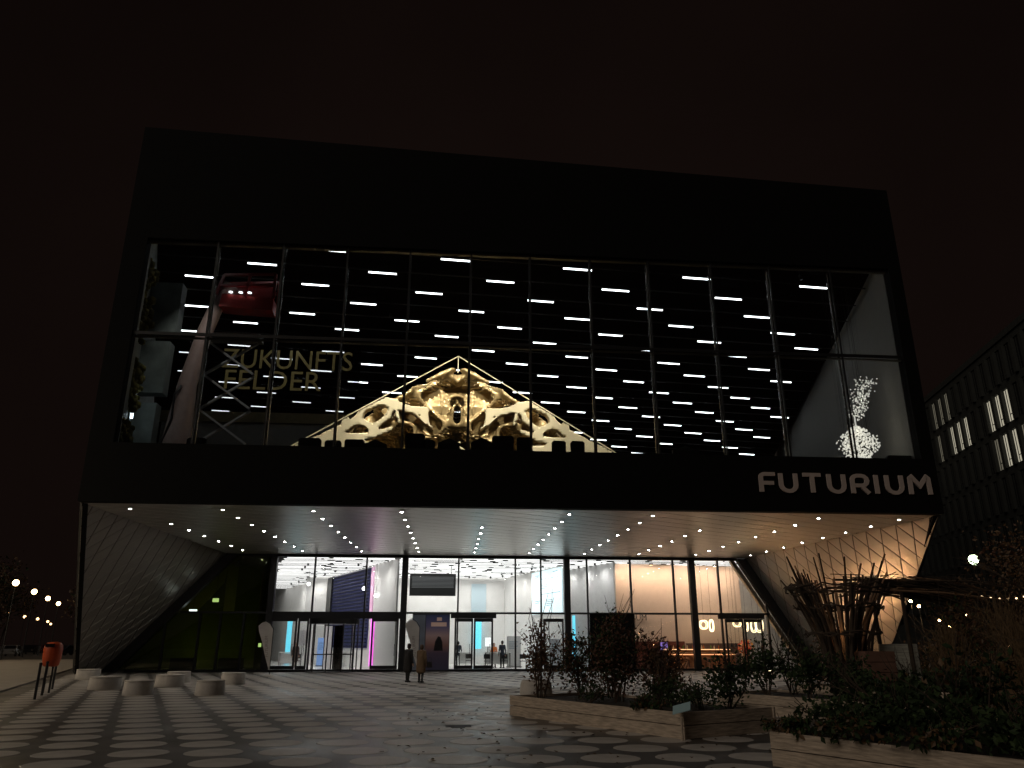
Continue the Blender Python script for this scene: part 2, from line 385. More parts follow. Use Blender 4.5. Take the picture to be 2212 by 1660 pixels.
# FUTURIUM sign: eight stroked letters on the fascia
SIGN = mat('sign letters', (0.50, 0.43, 0.40), 0.6, noise=0.06)
sign = thing('building_sign', 'large pale capital letters FUTURIUM on the black fascia', 'sign', (9.86, 0, 7.78))
arc = lambda cx, cy_, r, a0, a1, k=7: [(cx+r*math.cos(math.radians(a)), cy_+r*math.sin(math.radians(a))) for a in np.linspace(a0, a1, k)]
Uu = [(.0, .9), (.0, .33)] + arc(.33, .33, .33, 180, 360, 9)[1:-1] + [(.66, .33), (.66, .9)]
GL = {'F': [[(0, -.05), (0, .68)]+arc(.17, .68, .17, 180, 90, 5)[1:]+[(.64, .85)], [(.09, .4), (.56, .4)]],
      'U': [Uu], 'T': [[(-.05, .85), (.75, .85)], [(.35, .76), (.35, -.05)]],
      'R': [[(0, -.05), (0, .62)]+arc(.23, .62, .23, 180, 90, 5)[1:]+[(.42, .85)]+arc(.42, .6, .25, 90, -90, 7)[1:]+[(.09, .35)], [(.42, .27), (.7, -.05)]],
      'I': [[(0, -.05), (0, .9)]], 'M': [[(0, -.05), (0.02, .78), (.1, .85), (.44, .38), (.78, .85), (.86, .78), (.88, -.05)]]}
adv = {'F': .80, 'U': .95, 'T': 1.0, 'R': .98, 'I': .44, 'M': 1.0}
x = 0.1
for ch in 'FUTURIUM':
    b = MB()
    for k, st in enumerate(GL[ch]): b.ribbon(st, .19, ((x, -.003*k-.002, .05), (1, 0, 0), (0, 0, .86), (0, 1, 0)), -.08)
    b.build('letter', SIGN, sign); x += adv[ch]*1.11

# ------------------------------------------------------------------ upper hall behind the window
DARK = mat('black hall lining', (0.008, 0.008, 0.0075), 0.9, noise=0.3, spec=0.05)
HALL_W = mat('pale hall wall', (0.36, 0.34, 0.30), 0.7, noise=0.08)
FZ = 8.75
ceil = lambda x: 20.55-0.0385*x
part('hall_floor', MB().prism([(-16.8, .5, FZ), (17.2, .5, FZ), (30, 44, FZ), (-32, 44, FZ)], (0, 0, -.25)), DARK)
part('hall_ceiling', MB().prism([(-17.4, .5, ceil(-17.4)), (17.6, .5, ceil(17.6)), (30, 44, ceil(30)), (-32, 44, ceil(-32))], (0, 0, .3)), mat('black hall ceiling', (0.004, 0.004, 0.004), 0.9, spec=0.0))
part('hall_back_wall', MB().box(-32, 30, 43.5, 43.8, FZ, 21.8), mat('black hall ceiling', (0.004, 0.004, 0.004), 0.9, spec=0.0))
part('hall_side_wall', MB().prism([(17.46, .5, FZ), (17.46+.3*43, 43.5, FZ), (17.46+.3*43, 43.5, 20.2), (17.46, .5, 20.2)], (.12, 0, 0)), HALL_W)
LW = mat('grey green wall', (0.20, 0.22, 0.20), 0.6, noise=0.5, scale=0.7)
part('hall_side_wall', MB().prism([(-17.12, .5, FZ), (-17.12-.345*43, 43.5, FZ), (-17.12-.345*43, 43.5, 21), (-17.12, .5, 21)], (-.12, 0, 0)), LW)
rail_m = mat('light rail', (0.05, 0.05, 0.048), 0.35, 0.6)
TUBE_E = mat('led tube', (1, 1, 1), emit=6.5, ecol=(0.95, 0.98, 1.0))
tube = thing('led_tube_light', 'white LED tube on a rail under the black hall ceiling', 'ceiling light', group='LED tubes on the black hall ceiling')
MB().box(-.74, .74, -.035, .035, -.045, .01).build('diffuser', TUBE_E, tube)
MB().box(-.76, .76, -.045, .045, .011, .07).build('housing', rail_m, tube)
first = True
for j in range(19):
    y = 3.5+2.08*j
    xl, xr = -17.0-.33*y, 17.3+.28*y
    part('light_rail', MB().bar((xl, y, 20.13-0.0385*xl), (xr, y, 20.13-.0385*xr), .07, .06), rail_m)
    for i in range(-9, 9):
        x = -3.38+6.27*i+2.435*j
        if x < xl+1 or x > xr-1.2: continue
        loc = (x, y, 20.0-0.0385*x)
        if first: tube.location = loc; tube.rotation_euler = (0, .0385, 0); first = False
        else: dup(tube, None, loc)
# black sign wall with the exhibition title, beige ledge and grey lower wall
YS = 17.0
part('title_scrim', MB().box(-22.2, -9.4, YS, YS+.02, 15.7, 20.9), glass('black gauze', (.5, .5, .5), .05))
part('title_ledge', MB().box(-22.2, -9.4, YS-.1, YS+.3, 15.0, 15.68), mat('olive ledge', (0.13, 0.105, 0.05), 0.6, noise=0.2))
part('lower_wall', MB().box(-21.6, -9.0, YS+.05, YS+.3, FZ, 14.98), mat('grey hall wall', (0.17, 0.17, 0.16), 0.6, noise=0.1))
tt = thing('wall_title', 'olive lettering ZUKUNFTS FELDER on the dark gauze in the hall', 'lettering', (0, 0, 0))
p0 = at(478, 792, y=YS-.02); p1 = at(760, 792, y=YS-.02); q0 = at(478, 838, y=YS-.02)
GOLDT = mat('olive lettering', (0.24, 0.185, 0.07), 0.6, emit=0.03, ecol=(0.9, 0.68, 0.25))  # faint glow put into the letters to lift their brightness
for s_, p in (('ZUKUNFTS', p0), ('FELDER', q0)):
    me = stand_text(text_mesh(s_, 1.9, 'title_line', GOLDT, .012)); w = max(vv.co.x for vv in me.vertices)-min(vv.co.x for vv in me.vertices)
    ref = p1[0]-p0[0] if s_ == 'ZUKUNFTS' else (p1[0]-p0[0])*0.735
    me.transform(Matrix.Scale(ref/w, 4, (1, 0, 0)))
    link('title_line', me, tt, (p[0], YS-.013, p[2]-.05))
scr = thing('wall_screen', 'dim grey screen low on the grey hall wall below the title', 'screen', (-12.3, YS-.05, 10.8))
MB().box(-1.9, 1.9, -.05, .05, 0, 2.6).build('casing', FRAME, scr)
MB().box(-1.85, 1.85, -.058, -.052, .05, 2.55).build('display', mat('dim display', (.05, .055, .055), .3, emit=.035, ecol=(.6, .7, .72)), scr)

# gold and cream lattice sculpture, cut as a gable
XC, YF, ZA = -3.07, 7.0, 16.22
SLP = 0.615
def sculpture():
    h = 0.125; X = np.arange(-0.12, 12.2, h); Y = np.arange(-.25, 5.6, h); Z = np.arange(-.2, 7.9, h)
    P = np.stack(np.meshgrid(X, Y, Z, indexing='ij'), -1); x, y, z = P[..., 0], P[..., 1], P[..., 2]
    H = ZA-FZ
    gab = (z-(H-SLP*x))/math.sqrt(1+SLP**2)
    gab2 = gab+0.0
    # cream bones in the front plane, placed from the photograph (px in the 2212 wide picture, right half)
    def q(zx, zy):
        px, py = (880+zx/5.267)/1.094, (820+zy/5.267)/1.094; p = at(px, py, y=YF); return (abs(p[0]-XC), p[2]-FZ)
    bones = [((100, 650), (260, 700), .20, .24), ((260, 700), (430, 760), .24, .16), ((430, 760), (640, 790), .16, .20), ((640, 800), (665, 915), .20, .17),
             ((560, 780), (690, 770), .14, .10), ((250, 700), (190, 860), .16, .13), ((190, 860), (60, 960), .15, .13), ((60, 960), (0, 1010), .13, .2), ((285, 720), (330, 930), .10, .07),
             ((100, 660), (-120, 760), .22, .18), ((-120, 760), (-190, 900), .17, .2), ((-190, 900), (0, 990), .17, .16), ((-190, 900), (-330, 980), .2, .2), ((-330, 980), (-360, 830), .16, .22), ((-330, 980), (-560, 1110), .2, .3),
             ((0, 1090), (230, 1010), .16, .10), ((0, 1090), (-260, 1120), .16, .2), ((-260, 1120), (-560, 1150), .2, .35), ((-560, 1150), (-900, 1240), .35, .3), ((-700, 1200), (100, 1230), .3, .18), ((-420, 1020), (-760, 1190), .12, .2),
             ((470, 780), (760, 1010), .05, .05)]
    d2 = np.full(x.shape[:1]+x.shape[2:], 9.0); x2, z2 = x[:, 0, :], z[:, 0, :]; Q = np.stack([x2, z2], -1)
    for a, b_, ra, rb in bones:
        a_, c_ = np.array(q(*a)), np.array(q(*b_)); d2 = smin(d2, capsule(Q, a_, c_, ra, rb), .12)
    front = np.maximum(np.maximum(d2[:, None, :]+0*y, -y), y-.55)
    # bronze sheets deeper inside
    s = 2.35; wx = x+.22*np.sin(1.9*z+.7*y); wz = z+.2*np.sin(2.1*x+1.1)
    G = np.sin(s*wx)*np.cos(s*.8*y)+np.sin(s*.8*y)*np.cos(s*wz)+np.sin(s*wz)*np.cos(s*wx)
    sheet = np.abs(G)/(s*1.3)-0.07
    sheet = np.maximum(sheet, np.maximum(0.3-y, y-4.6))
    # broad central facets
    fac = np.abs(y-(0.45+0.30*np.abs(x-.9)+0.22*np.abs(z-4.4)+.22*np.abs(np.sin(1.5*x+.5)*np.sin(1.3*z))))-0.09
    fac = np.maximum(fac, np.maximum(x-(4.4-.25*np.abs(z-4.2)), 2.6-z))
    fac = np.maximum(fac, -(np.sqrt((x/.38)**2+((z-5.05)/.45)**2)-1)*.3)
    fac = np.maximum(fac, -(np.sqrt((x/.34)**2+((z-4.2)/.4)**2)-1)*.3)
    fac = np.maximum(fac, -(np.sqrt((x/.42)**2+((z-3.0)/.62)**2)-1)*.3)
    low = np.abs(y-(1.1+0.12*x+.35*np.sin(x*1.1)*np.sin(z*.9+.5)))-0.09
    low = np.maximum(low, np.maximum(z-3.1, np.maximum(x-7.8, 0.9-x+.5*(z-1.2))))
    rim = np.abs(gab+.36+.12*np.sin(2.3*x+1)*np.sin(1.7*y))-.10
    rim = np.maximum(np.maximum(rim, y-3.2), .15-y); rim = np.maximum(rim, .30-.55*np.abs(np.sin(1.25*x+.6)*np.cos(1.1*y+.4))-.12)
    F = smin(smin(smin(sheet, fac, .10), low, .12), rim, .15)
    tun = np.maximum(x-(1.55-0.30*z), z-3.0); F = np.maximum(F, -tun)
    notch = (np.sqrt((x/.85)**2+((z-(H-.2))/.42)**2)-1)*.4; F = np.maximum(F, -notch)
    F = np.maximum(F, gab2+.16)
    F = np.minimum(F, np.maximum(front, gab2+.03)); F = np.maximum(F, -z-.0)
    V, T = march(F, np.array([-0.12, -.25, -.2]), h)
    keep = V[T].mean(1)[:, 0] > 0; T = T[keep]
    ny = np.cross(V[T[:, 1]]-V[T[:, 0]], V[T[:, 2]]-V[T[:, 0]]); ny /= np.linalg.norm(ny, axis=1)[:, None]+1e-9
    cen = V[T].mean(1); fr_ = (cen[:, 1] < .14)
    V2 = V.copy(); V2[:, 0] *= -1
    VV = np.concatenate([V, V2]); TT = np.concatenate([T, T[:, ::-1]+len(V)]); mi = np.concatenate([fr_, fr_]).astype(int)
    return VV, TT, mi
V, T, mi = sculpture()
GOLD = mat('bronze sheet', (0.52, 0.39, 0.21), 0.30, 0.35, noise=0.15, scale=1.2)
CREAM = mat('cream cut face', (0.88, 0.80, 0.60), 0.5)
sc = thing('lattice_sculpture', 'bronze and cream bone-like lattice sculpture shaped as a gable', 'sculpture', (XC, YF, FZ))
me = bpy.data.meshes.new('lattice'); me.from_pydata(V.tolist(), [], T.tolist()); me.materials.append(GOLD); me.materials.append(CREAM)
me.polygons.foreach_set('material_index', mi.tolist()); me.polygons.foreach_set('use_smooth', (1-mi).astype(bool).tolist()); me.update()
link('lattice', me, sc)
H = ZA-FZ
for sx in (-1, 1):
    MB().bar((0, .02, H), (sx*9.2, .02, H-9.2*SLP), .05).build('edge_rod', CREAM, sc)
    MB().bar((-sx*.2, .5, 2.85), (sx*1.5, .5, 1.7), .09).build('cross_rod', CREAM, sc)
MB().bar((0, .02, H), (0, .02, H-.95), .04).build('edge_rod', CREAM, sc)
# track spotlights aimed at the sculpture
def spot(loc, target, energy, label, size=math.radians(55), col=(1, .86, .62)):
    t = thing('track_spotlight', label, 'spotlight', loc, 'track spotlights in the hall')
    d = np.array(target)-np.array(loc); d /= np.linalg.norm(d)
    MB().tube([(0, 0, 0), -d*.0+d*.28], [.07, .08], 12).build('can', FRAME, t)
    MB().tube([-d*.02, (0, 0, .45)], .015, 6).build('stem', FRAME, t)
    ld = bpy.data.lights.new('spot_beam', 'SPOT'); ld.energy = energy; ld.spot_size = size; ld.spot_blend = .6; ld.color = col; ld.shadow_soft_size = .06
    lo = bpy.data.objects.new('spot_beam', ld); COL.objects.link(lo); lo.parent = t; lo.location = d*.32; lo.rotation_euler = Vector(d).to_track_quat('-Z', 'Y').to_euler()
for i, (sx, tx) in enumerate(((-9.5, -8.0), (-6.0, -4.5), (0.5, -1.8), (4.6, 1.8))):
    spot((sx, 2.2, 20.1-0.0385*sx), (tx, 8.2, 11.6), 3600, 'black track spotlight aimed at the lattice sculpture')
for sx in (-7.2, 0.9): spot((sx, 11.5, 20.2-0.0385*sx), (-3.1, 8.6, 11.0), 1500, 'black track spotlight behind the lattice sculpture')

# dark padded seats along the sill
SEAT = mat('dark padded seat', (0.035, 0.04, 0.042), 0.7, noise=0.2)
for k, (px, w, hh, cat) in enumerate(((430, .8, 1.12, 0), (672, .95, 1.22, 1), (722, .7, 1.14, 1), (768, .85, 1.2, 0), (812, 1.0, 1.2, 2), (897, .85, 1.52, 0), (925, .6, 1.24, 1), (970, .95, 1.34, 2), (1040, .95, 1.4, 2), (1085, .95, 1.5, 0), (1130, .62, 1.46, 0), (1205, .62, 1.34, 0), (1245, .62, 1.34, 0), (1475, 1.2, 1.22, 2), (1930, 1.3, 1.0, 1))):
    p = at(px, 955, y=1.25)
    s_ = thing('window_seat', 'dark padded seat standing behind the window sill', 'seat', (p[0], 1.25, FZ), 'dark seats along the hall window')
    b = MB(); r = .08
    b.prism([(-w/2, -.35, hh*.42), (w/2, -.35, hh*.42), (w/2, -.35, hh-r), (w/2-r, -.35, hh), (-w/2+r, -.35, hh), (-w/2, -.35, hh-r)] if cat != 2 else [(-w/2, -.35, hh*.42), (w/2, -.35, hh*.42), (w/2, -.35, hh*.84), (0, -.35, hh), (-w/2, -.35, hh*.84)], (0, .16, 0))
    b.build('backrest', SEAT, s_)
    MB().box(-w/2, w/2, -.19, .45, hh*.22, hh*.42).build('cushion', SEAT, s_)
    for sx in (-1, 1):
        for yy in (-.28, .38): MB().tube([(sx*(w/2-.08), yy, 0), (sx*(w/2-.08), yy, hh*.3)], .02, 6).build('leg', FRAME, s_)

# hanging cloud of glass balls by the right wall
drop = thing('glass_ball_cloud', 'swarm of small bright glass balls hanging in a drop shape by the pale wall', 'art installation', (16.3, 3.0, 8.75))
b = MB(); cnt = 0
while cnt < 900:
    t = rng.random()
    z = 1.35+2.1*t; wob = .95*math.sin(math.pi*min(1, (t*1.15+.12)))**.8; c_ = 0.05
    p = (c_+rng.uniform(-1, 1)*wob, rng.uniform(-.5, .5)*wob, z)
    if abs(p[0]-c_) > wob: continue
    b.ball(p, .033+.02*rng.random(), 6); cnt += 1
for k in range(260):
    t = rng.random(); b.ball((.15+.85*t+rng.normal()*(.16+.14*t), rng.normal()*.2, 3.4+2.0*t+rng.normal()*.12), .025+.02*rng.random(), 6)
tag(b.build('glass_balls', mat('glass ball', (.95, .93, .86), .12, .35, emit=.55, ecol=(1, .95, .82)), drop, True), kind='stuff')  # brightness of the lit balls put in as emission
b = MB()
for k in range(26): xx, yy = rng.uniform(-.8, .9), rng.uniform(-.4, .4); b.tube([(xx, yy, 2.2+abs(xx)), (xx, yy, 10.5)], .004, 4)
tag(b.build('hanging_wires', mat('thin wire', (.05, .05, .05), .4), drop), kind='stuff')
spot((14.2, 2.4, 19.5), (16.4, 3.2, 11.0), 260, 'black track spotlight aimed at the glass ball cloud', math.radians(35), (1, .92, .78))

# red headed exhibit mast, scissor struts, moss columns and a vertical lamp at the left end of the hall
spot((-15.2, 2.0, 20.5), (-16.0, 6.0, 13.5), 420, 'black track spotlight added to brighten the pink mast', math.radians(60), (1, .95, .88))  # added lamp that brightens the mast
mast = thing('exhibit_mast', 'tall pinkish tapering mast carrying a red machine head', 'exhibit', (-16.6, 6.0, FZ))
PINK = mat('dusty pink paint', (.36, .26, .23), .5, noise=.12); RED = mat('red machine paint', (.42, .03, .025), .4, noise=.2)
b = MB(); b.tube([(-.2, 0, 0), (-.1, 0, 2.2), (.05, 0, 5.2), (.55, 0, 8.0), (1.0, 0, 9.6), (1.6, 0, 10.6)], [.75, .66, .45, .38, .36, .45], 16); b.build('mast', PINK, mast, True)
b = MB(); b.tube([(-.62, -.4, 2.0), (-.25, -.65, 3.2), (-.28, -.62, 4.4), (-.05, -.55, 4.9)], .06, 8); b.build('cable', FRAME, mast, True)
MB().prism([(1.2, -.5, 9.25), (3.9, -.5, 9.1), (3.9, -.5, 9.75), (1.3, -.5, 9.95)], (0, 1.0, 0)).build('machine_body', RED, mast)
DRED = mat('dark red', (.2, .012, .012), .4)
for q_ in (-.5, .5):
    for a_, c_ in (((1.0, 9.9), (1.3, 11.0)), ((1.3, 11.0), (3.9, 11.15)), ((3.9, 9.75), (3.9, 11.15)), ((1.2, 10.4), (3.9, 10.5)), ((2.5, 9.8), (2.6, 11.1))):
        MB().bar((a_[0], q_, a_[1]), (c_[0], q_, c_[1]), .14, .12).build('frame_bar', DRED, mast)
MB().prism([(1.5, .2, 9.95), (3.7, .2, 9.85), (3.7, .2, 10.9), (1.6, .2, 10.8)], (0, .1, 0)).build('back_plate', DRED, mast)
for xx in (1.75, 2.25, 2.7): MB().lathe([(.11, -.02), (.09, .02)], 10, (xx, -.6, 10.0)).build('lamp', mat('small glint disc', (1, 1, 1), emit=2.5), mast)  # white glints on the head, put in as glowing discs
scz = thing('scissor_lift', 'folding black scissor struts beside the pink mast', 'exhibit', (-15.2, 8.0, FZ))
STR = mat('pale glint strut', (.42, .42, .41), .3, .3)  # pale grey stands in for bright glints on the black struts
for k in range(4):
    z0 = .7+1.9*k
    for s_ in (1, -1):
        MB().bar((-1.3*s_, .12*s_, z0), (1.3*s_, .12*s_, z0+1.85), .17, .10).build('strut', STR, scz)
MB().box(-1.5, 1.5, -.5, .5, 0, .7).build('base', RED, scz)
MB().box(-1.5, 1.5, -.5, .5, 8.35, 8.6).build('platform', STR, scz)
MOSS = mat('moss', (.13, .12, .025), .95, noise=.6, scale=2.5, bump=.8)
for k, (y, z0, z1) in enumerate(((1.6, FZ, 10.6), (2.2, 14.6, 18.6), (3.0, 11.5, 14.0))):
    b = MB(); xx = -17.1-.345*y
    for q_ in range(90): b.ball((xx+.1+rng.uniform(0, .25), y+rng.uniform(-.7, .7), rng.uniform(z0+.15, z1)), rng.uniform(.1, .24), 6)
    o = b.build('moss_panel', MOSS, None, True); tag(o, ['yellow green moss tuft at the floor by the hall wall', 'yellow green moss band high on the hall wall', 'yellow green moss patch halfway up the hall wall'][k], 'plant')
vl = thing('vertical_lamp', 'upright cold white fluorescent lamp on the left hall wall', 'lamp', (-18.0, 3.6, 11.4))
MB().tube([(0, 0, 0), (0, 0, 2.1)], .055, 10).build('tube', mat('cold tube', (1, 1, 1), emit=5, ecol=(.75, .9, 1)), vl)
MB().box(-.12, -.06, -.1, .1, -.1, 2.2).build('holder', LW, vl)
for k in range(3):
    o = MB().box(-18.9, -17.6+.2*k, 5.2, 5.9, FZ+.01+3.2*k+1.2, FZ+3.2*k+3.9).build('display_box', mat('grey box', (.12, .14, .13), .5, noise=.5, scale=1.2), None)
    tag(o, ['grey display box low behind the pink mast', 'grey display box halfway up behind the pink mast', 'grey display box high behind the pink mast'][k], 'display box')

# ------------------------------------------------------------------ entrance glass wall
YD = DP
diagL = lambda z: -17.07-(6.96-z)*(23.5-17.07)/6.96
diagR = lambda z: 16.3+(6.96-z)*(20.6-16.3)/6.96
# dark frames along the leaning walls
part('canopy_frame', MB().prism([(diagL(0), YD-.28, 0), (diagL(0)+.75, YD-.28, 0), (diagL(ZS)+.75, YD-.28, ZS-.06), (diagL(ZS), YD-.28, ZS-.06)], (0, .5, 0)), FRAME)
part('canopy_frame', MB().prism([(diagR(0), YD-.28, 0), (diagR(ZS), YD-.28, ZS-.06), (diagR(ZS)-.62, YD-.28, ZS-.06), (diagR(0)-.62, YD-.28, 0)], (0, .5, 0)), FRAME)
part('reveal', MB().prism([(diagR(0)-.65, YD+.26, 0), (diagR(ZS)-.65, YD+.26, ZS-.1), (diagR(ZS)-.95, YD+.26, ZS-.1), (diagR(0)-.95, YD+.26, 0)], (0, .3, 0)), mat('warm reveal', (.6, .45, .3), .5))
ZTR = 3.42
part('head_rail', MB().box(-16.3, 15.7, YD-.12, YD+.12, ZS-.16, ZS-.03), FRAME)
part('sill_rail', MB().box(-22.2, 19.4, YD-.08, YD+.08, 0.006, .14), FRAME)
part('door_transom', MB().box(-19.4, 17.6, YD-.09, YD+.09, ZTR-.05, ZTR+.07), FRAME)
part('door_transom', MB().box(-14.1, -5.9, YD-.13, YD+.13, ZTR-.34, ZTR-.051), FRAME)
part('door_transom', MB().box(-3.0, -.15, YD-.13, YD+.13, ZTR-.30, ZTR-.051), FRAME)
part('door_transom', MB().box(14.2, 17.2, YD-.13, YD+.13, ZTR-.30, ZTR-.051), FRAME)
thin = [-11.57, -8.37, -2.57, 1.06, 2.7, 5.7, 8.55, 11.39, 14.4]; thick = [-14.1, -5.95, 4.38, 12.63]
for x in thin: part('lobby_mullion', MB().box(x-.05, x+.05, YD-.10, YD+.10, .14, ZS-.16), FRAME)
for x in thick: part('lobby_column', MB().box(x-.19, x+.19, YD-.2, YD+.2, .006, ZS-.165), FRAME)
part('lobby_mullion', MB().box(17.42, 17.52, YD-.1, YD+.1, .14, 4.6), FRAME)
for x in (-20.2, -18.2, -17.0, -15.6): part('lobby_mullion', MB().box(x-.06, x+.06, YD-.1, YD+.1, .14, ZTR-.05), FRAME)
gx = sorted([-22.3, -20.2, -18.2, -17.0, -15.6] + thin + thick + [17.47, 19.2])
GREEN_LIT = glass('green light glass', (.55, .62, .35))  # the room's green light put into the glass tint
for a, c_ in zip(gx, gx[1:]):
    w0 = .19 if a in thick else .05; w1 = .19 if c_ in thick else .05
    part('lobby_pane', MB().box(a+w0, c_-w1, YD-.006, YD+.006, .14, ZTR-.05), GREEN_LIT if c_ <= -14.1 else GLASS2)
up = [diagL(5)+2.6] + [-14.1] + thin + thick[1:]; up = sorted(up)
for a, c_ in zip(up, up[1:]):
    w0 = .19 if a in thick else .05; w1 = .19 if c_ in thick else .05
    part('lobby_pane', MB().box(a+w0, c_-w1, YD-.006, YD+.006, ZTR+.07, ZS-.16), GREEN_LIT if c_ <= -14.1 else GLASS2)
part('lobby_pane', MB().prism([(14.45, YD, ZTR+.07), (17.4, YD, ZTR+.07), (17.2, YD, 4.4), (15.72, YD, ZS-.16), (14.45, YD, ZS-.16)], (0, .012, 0)), GLASS2)
part('lobby_pane', MB().prism([(-18.4, YD, ZTR+.07), (-16.9, YD, ZTR+.07), (-16.9, YD, ZS-.9), (-17.0, YD, 5.2)], (0, .012, 0)), GREEN_LIT)
def leaf_frame(x0, x1, z1, label, grp=None, y=YD-.02):
    d = thing('glass_door', label, 'door', ((x0+x1)/2, y, 0), grp); w = x1-x0
    for sx in (-1, 1): MB().box(sx*(w/2)-.11*(sx > 0), sx*(w/2)+.11*(sx < 0), -.16, -.09, .15, z1).build('stile', FRAME, d)
    for z in (.15, z1-.2): MB().box(-w/2+.112, w/2-.112, -.155, -.095, z, z+.2).build('rail', FRAME, d)
    MB().box(-w/2+.112, w/2-.112, -.13, -.12, .352, z1-.202).build('pane', GLASS2, d)
    MB().tube([(w/2-.2, -.2, .9), (w/2-.2, -.2, 1.6)], .018, 8).build('handle', STEEL, d)
for x0, x1, lab in ((-14.0, -12.35, 'glass door beside the green lit room'), (-12.3, -11.65, 'narrow glass door left of the revolving door'), (-7.85, -6.2, 'glass door right of the revolving door, by the standing figure'),
                    (-2.75, -1.6, 'left leaf of the double glass door beside the dark poster'), (-1.55, -.35, 'right leaf of the double glass door beside the dark poster'),
                    (2.8, 4.1, 'glass door under the bright projection screen'), (14.55, 15.75, 'left leaf of the cafe double door'), (15.8, 17.0, 'right leaf of the cafe double door')):
    leaf_frame(x0, x1, ZTR-.31, lab)
# revolving door
rv = thing('revolving_door', 'round revolving glass door with dark posts in the entrance', 'door', (-10.1, YD-.2, 0))
rr = 1.45
MB().lathe([(rr+.06, 2.75), (rr+.06, 3.05), (rr-.2, 3.05)], 32).build('canopy_ring', FRAME, rv)
MB().lathe([(rr+.08, .008), (rr+.08, .05), (rr, .05)], 32).build('floor_ring', FRAME, rv)
for k in range(10):
    a = 2*math.pi*k/10+.2; MB().box(-.035, .035, -.035, .035, .05, 2.75).build('post', FRAME, rv, loc=(rr*math.cos(a), rr*math.sin(a), 0))
for k in range(4):
    a = math.pi/2*k+.55; b = MB(); b.bar((.06*math.cos(a), .06*math.sin(a), 1.4), ((rr-.1)*math.cos(a), (rr-.1)*math.sin(a), 1.4), .012, 2.5); b.build('wing', GLASS2, rv)
    b = MB(); b.bar(((rr-.16)*math.cos(a), (rr-.16)*math.sin(a), 1.4), ((rr-.1)*math.cos(a), (rr-.1)*math.sin(a), 1.4), .05, 2.55); b.bar((.06*math.cos(a), .06*math.sin(a), 1.0), ((rr-.1)*math.cos(a), (rr-.1)*math.sin(a), 1.0), .05, .07); b.build('wing_frame', STEEL, rv)
# poster panel and dark panel in front of the glass
def poster_mat():
    m = mat('dusk poster print', (.1, .1, .12), .35); nt = m.node_tree; bs = nt.nodes['Principled BSDF']
    tc = nt.nodes.new('ShaderNodeTexCoord'); sp = nt.nodes.new('ShaderNodeSeparateXYZ'); nt.links.new(tc.outputs['Generated'], sp.inputs[0])
    r = nt.nodes.new('ShaderNodeValToRGB'); nt.links.new(sp.outputs['Z'], r.inputs[0]); e = r.color_ramp.elements
    e[0].position = 0; e[0].color = (.02, .018, .03, 1); e[1].position = 1; e[1].color = (.018, .022, .06, 1)
    for pos, c_ in ((.3, (.03, .02, .03, 1)), (.45, (.10, .05, .04, 1)), (.62, (.17, .11, .10, 1)), (.78, (.06, .05, .09, 1))):
        k = r.color_ramp.elements.new(pos); k.color = c_
    nt.links.new(r.outputs[0], bs.inputs['Base Color']); bs.inputs['Emission Strength'].default_value = .28; nt.links.new(r.outputs[0], bs.inputs['Emission Color'])
    return m
po = thing('poster_panel', 'tall dark poster with a dusk print beside the double door', 'poster', (-4.2, YD-.45, 0))
MB().box(-1.15, 1.15, -.03, .03, .02, 3.35).build('board', FRAME, po)
MB().box(-.32, 1.12, -.036, -.031, .1, 3.3).build('print', poster_mat(), po)
MB().box(-1.12, -.36, -.036, -.031, .1, 3.3).build('side_print', mat('blue grey print', (.10, .11, .13), .4, noise=.3, scale=1.5, emit=.12, ecol=(.1, .11, .13)), po)
MB().box(.0, .95, -.041, -.037, 2.62, 2.86).build('title_block', mat('poster title', (.4, .26, .2), .5, emit=.25), po)
MB().box(.35, .65, -.041, -.037, 2.95, 3.15).build('emblem', mat('poster title', (.4, .26, .2), .5, emit=.25), po)
b = MB(); b.prism([(0.2, -.041, 1.2), (.75, -.041, 1.2), (.72, -.041, 1.7), (.6, -.041, 2.0), (.45, -.041, 2.05), (.28, -.041, 1.75)], (0, .004, 0)); b.build('silhouette', mat('poster dark', (.008, .006, .008), .5), po)
dkp = thing('dark_panel', 'tall black panel standing before the entrance glass behind the shrubs', 'panel', (7.1, YD-.6, 0))
MB().box(-1.42, 1.42, -.05, .05, .01, 3.4).build('board', BLACK, dkp)
for sx in (-1, 1): MB().box(sx*1.2-.05, sx*1.2+.05, -.3, .3, .004, .05).build('foot', FRAME, dkp)

# ------------------------------------------------------------------ lobby
LF = part('lobby_floor', MB().prism([(-23, YD+.1, .0), (20.4, YD+.1, .0), (24, 45, .0), (-32, 55, .0)], (0, 0, .03)), mat('polished floor', (.60, .59, .57), .28, noise=.1))
part('lobby_ceiling', MB().prism([(-23, YD+.1, ZS+.0), (16.6, YD+.1, ZS+.0), (24, 45, ZS+.0), (-32, 55, ZS+.0)], (0, 0, .15)), mat('lobby ceiling', (.05, .05, .05), .7))
b = MB(); b2 = MB()
STRIP = mat('ceiling light strip', (1, 1, 1), emit=2.2, ecol=(1, .985, .96)); FINM = mat('ceiling fin', (.16, .16, .16), .5)
for j in range(42):
    y = YD+.3+.72*j; x = -14.0-.25*.72*j+rng.uniform(0, .6)
    while x < 17.5:
        L = rng.uniform(1.6, 4.2); w_ = rng.uniform(.22, .44); o_ = rng.uniform(-.05, .05)
        b.add([(x, y+o_, ZS-.16), (x+L, y+o_, ZS-.16), (x+L, y+o_+w_, ZS-.16), (x, y+o_+w_, ZS-.16)], [(0, 3, 2, 1)])
        x += L+rng.uniform(.05, .5)
    b2.box(-16-.25*j, 17.5, y-.14, y-.08, ZS-.17, ZS-.02)
tag(part('ceiling_strips', b, STRIP), kind='stuff')
tag(part('ceiling_fins', b2, FINM), kind='stuff')
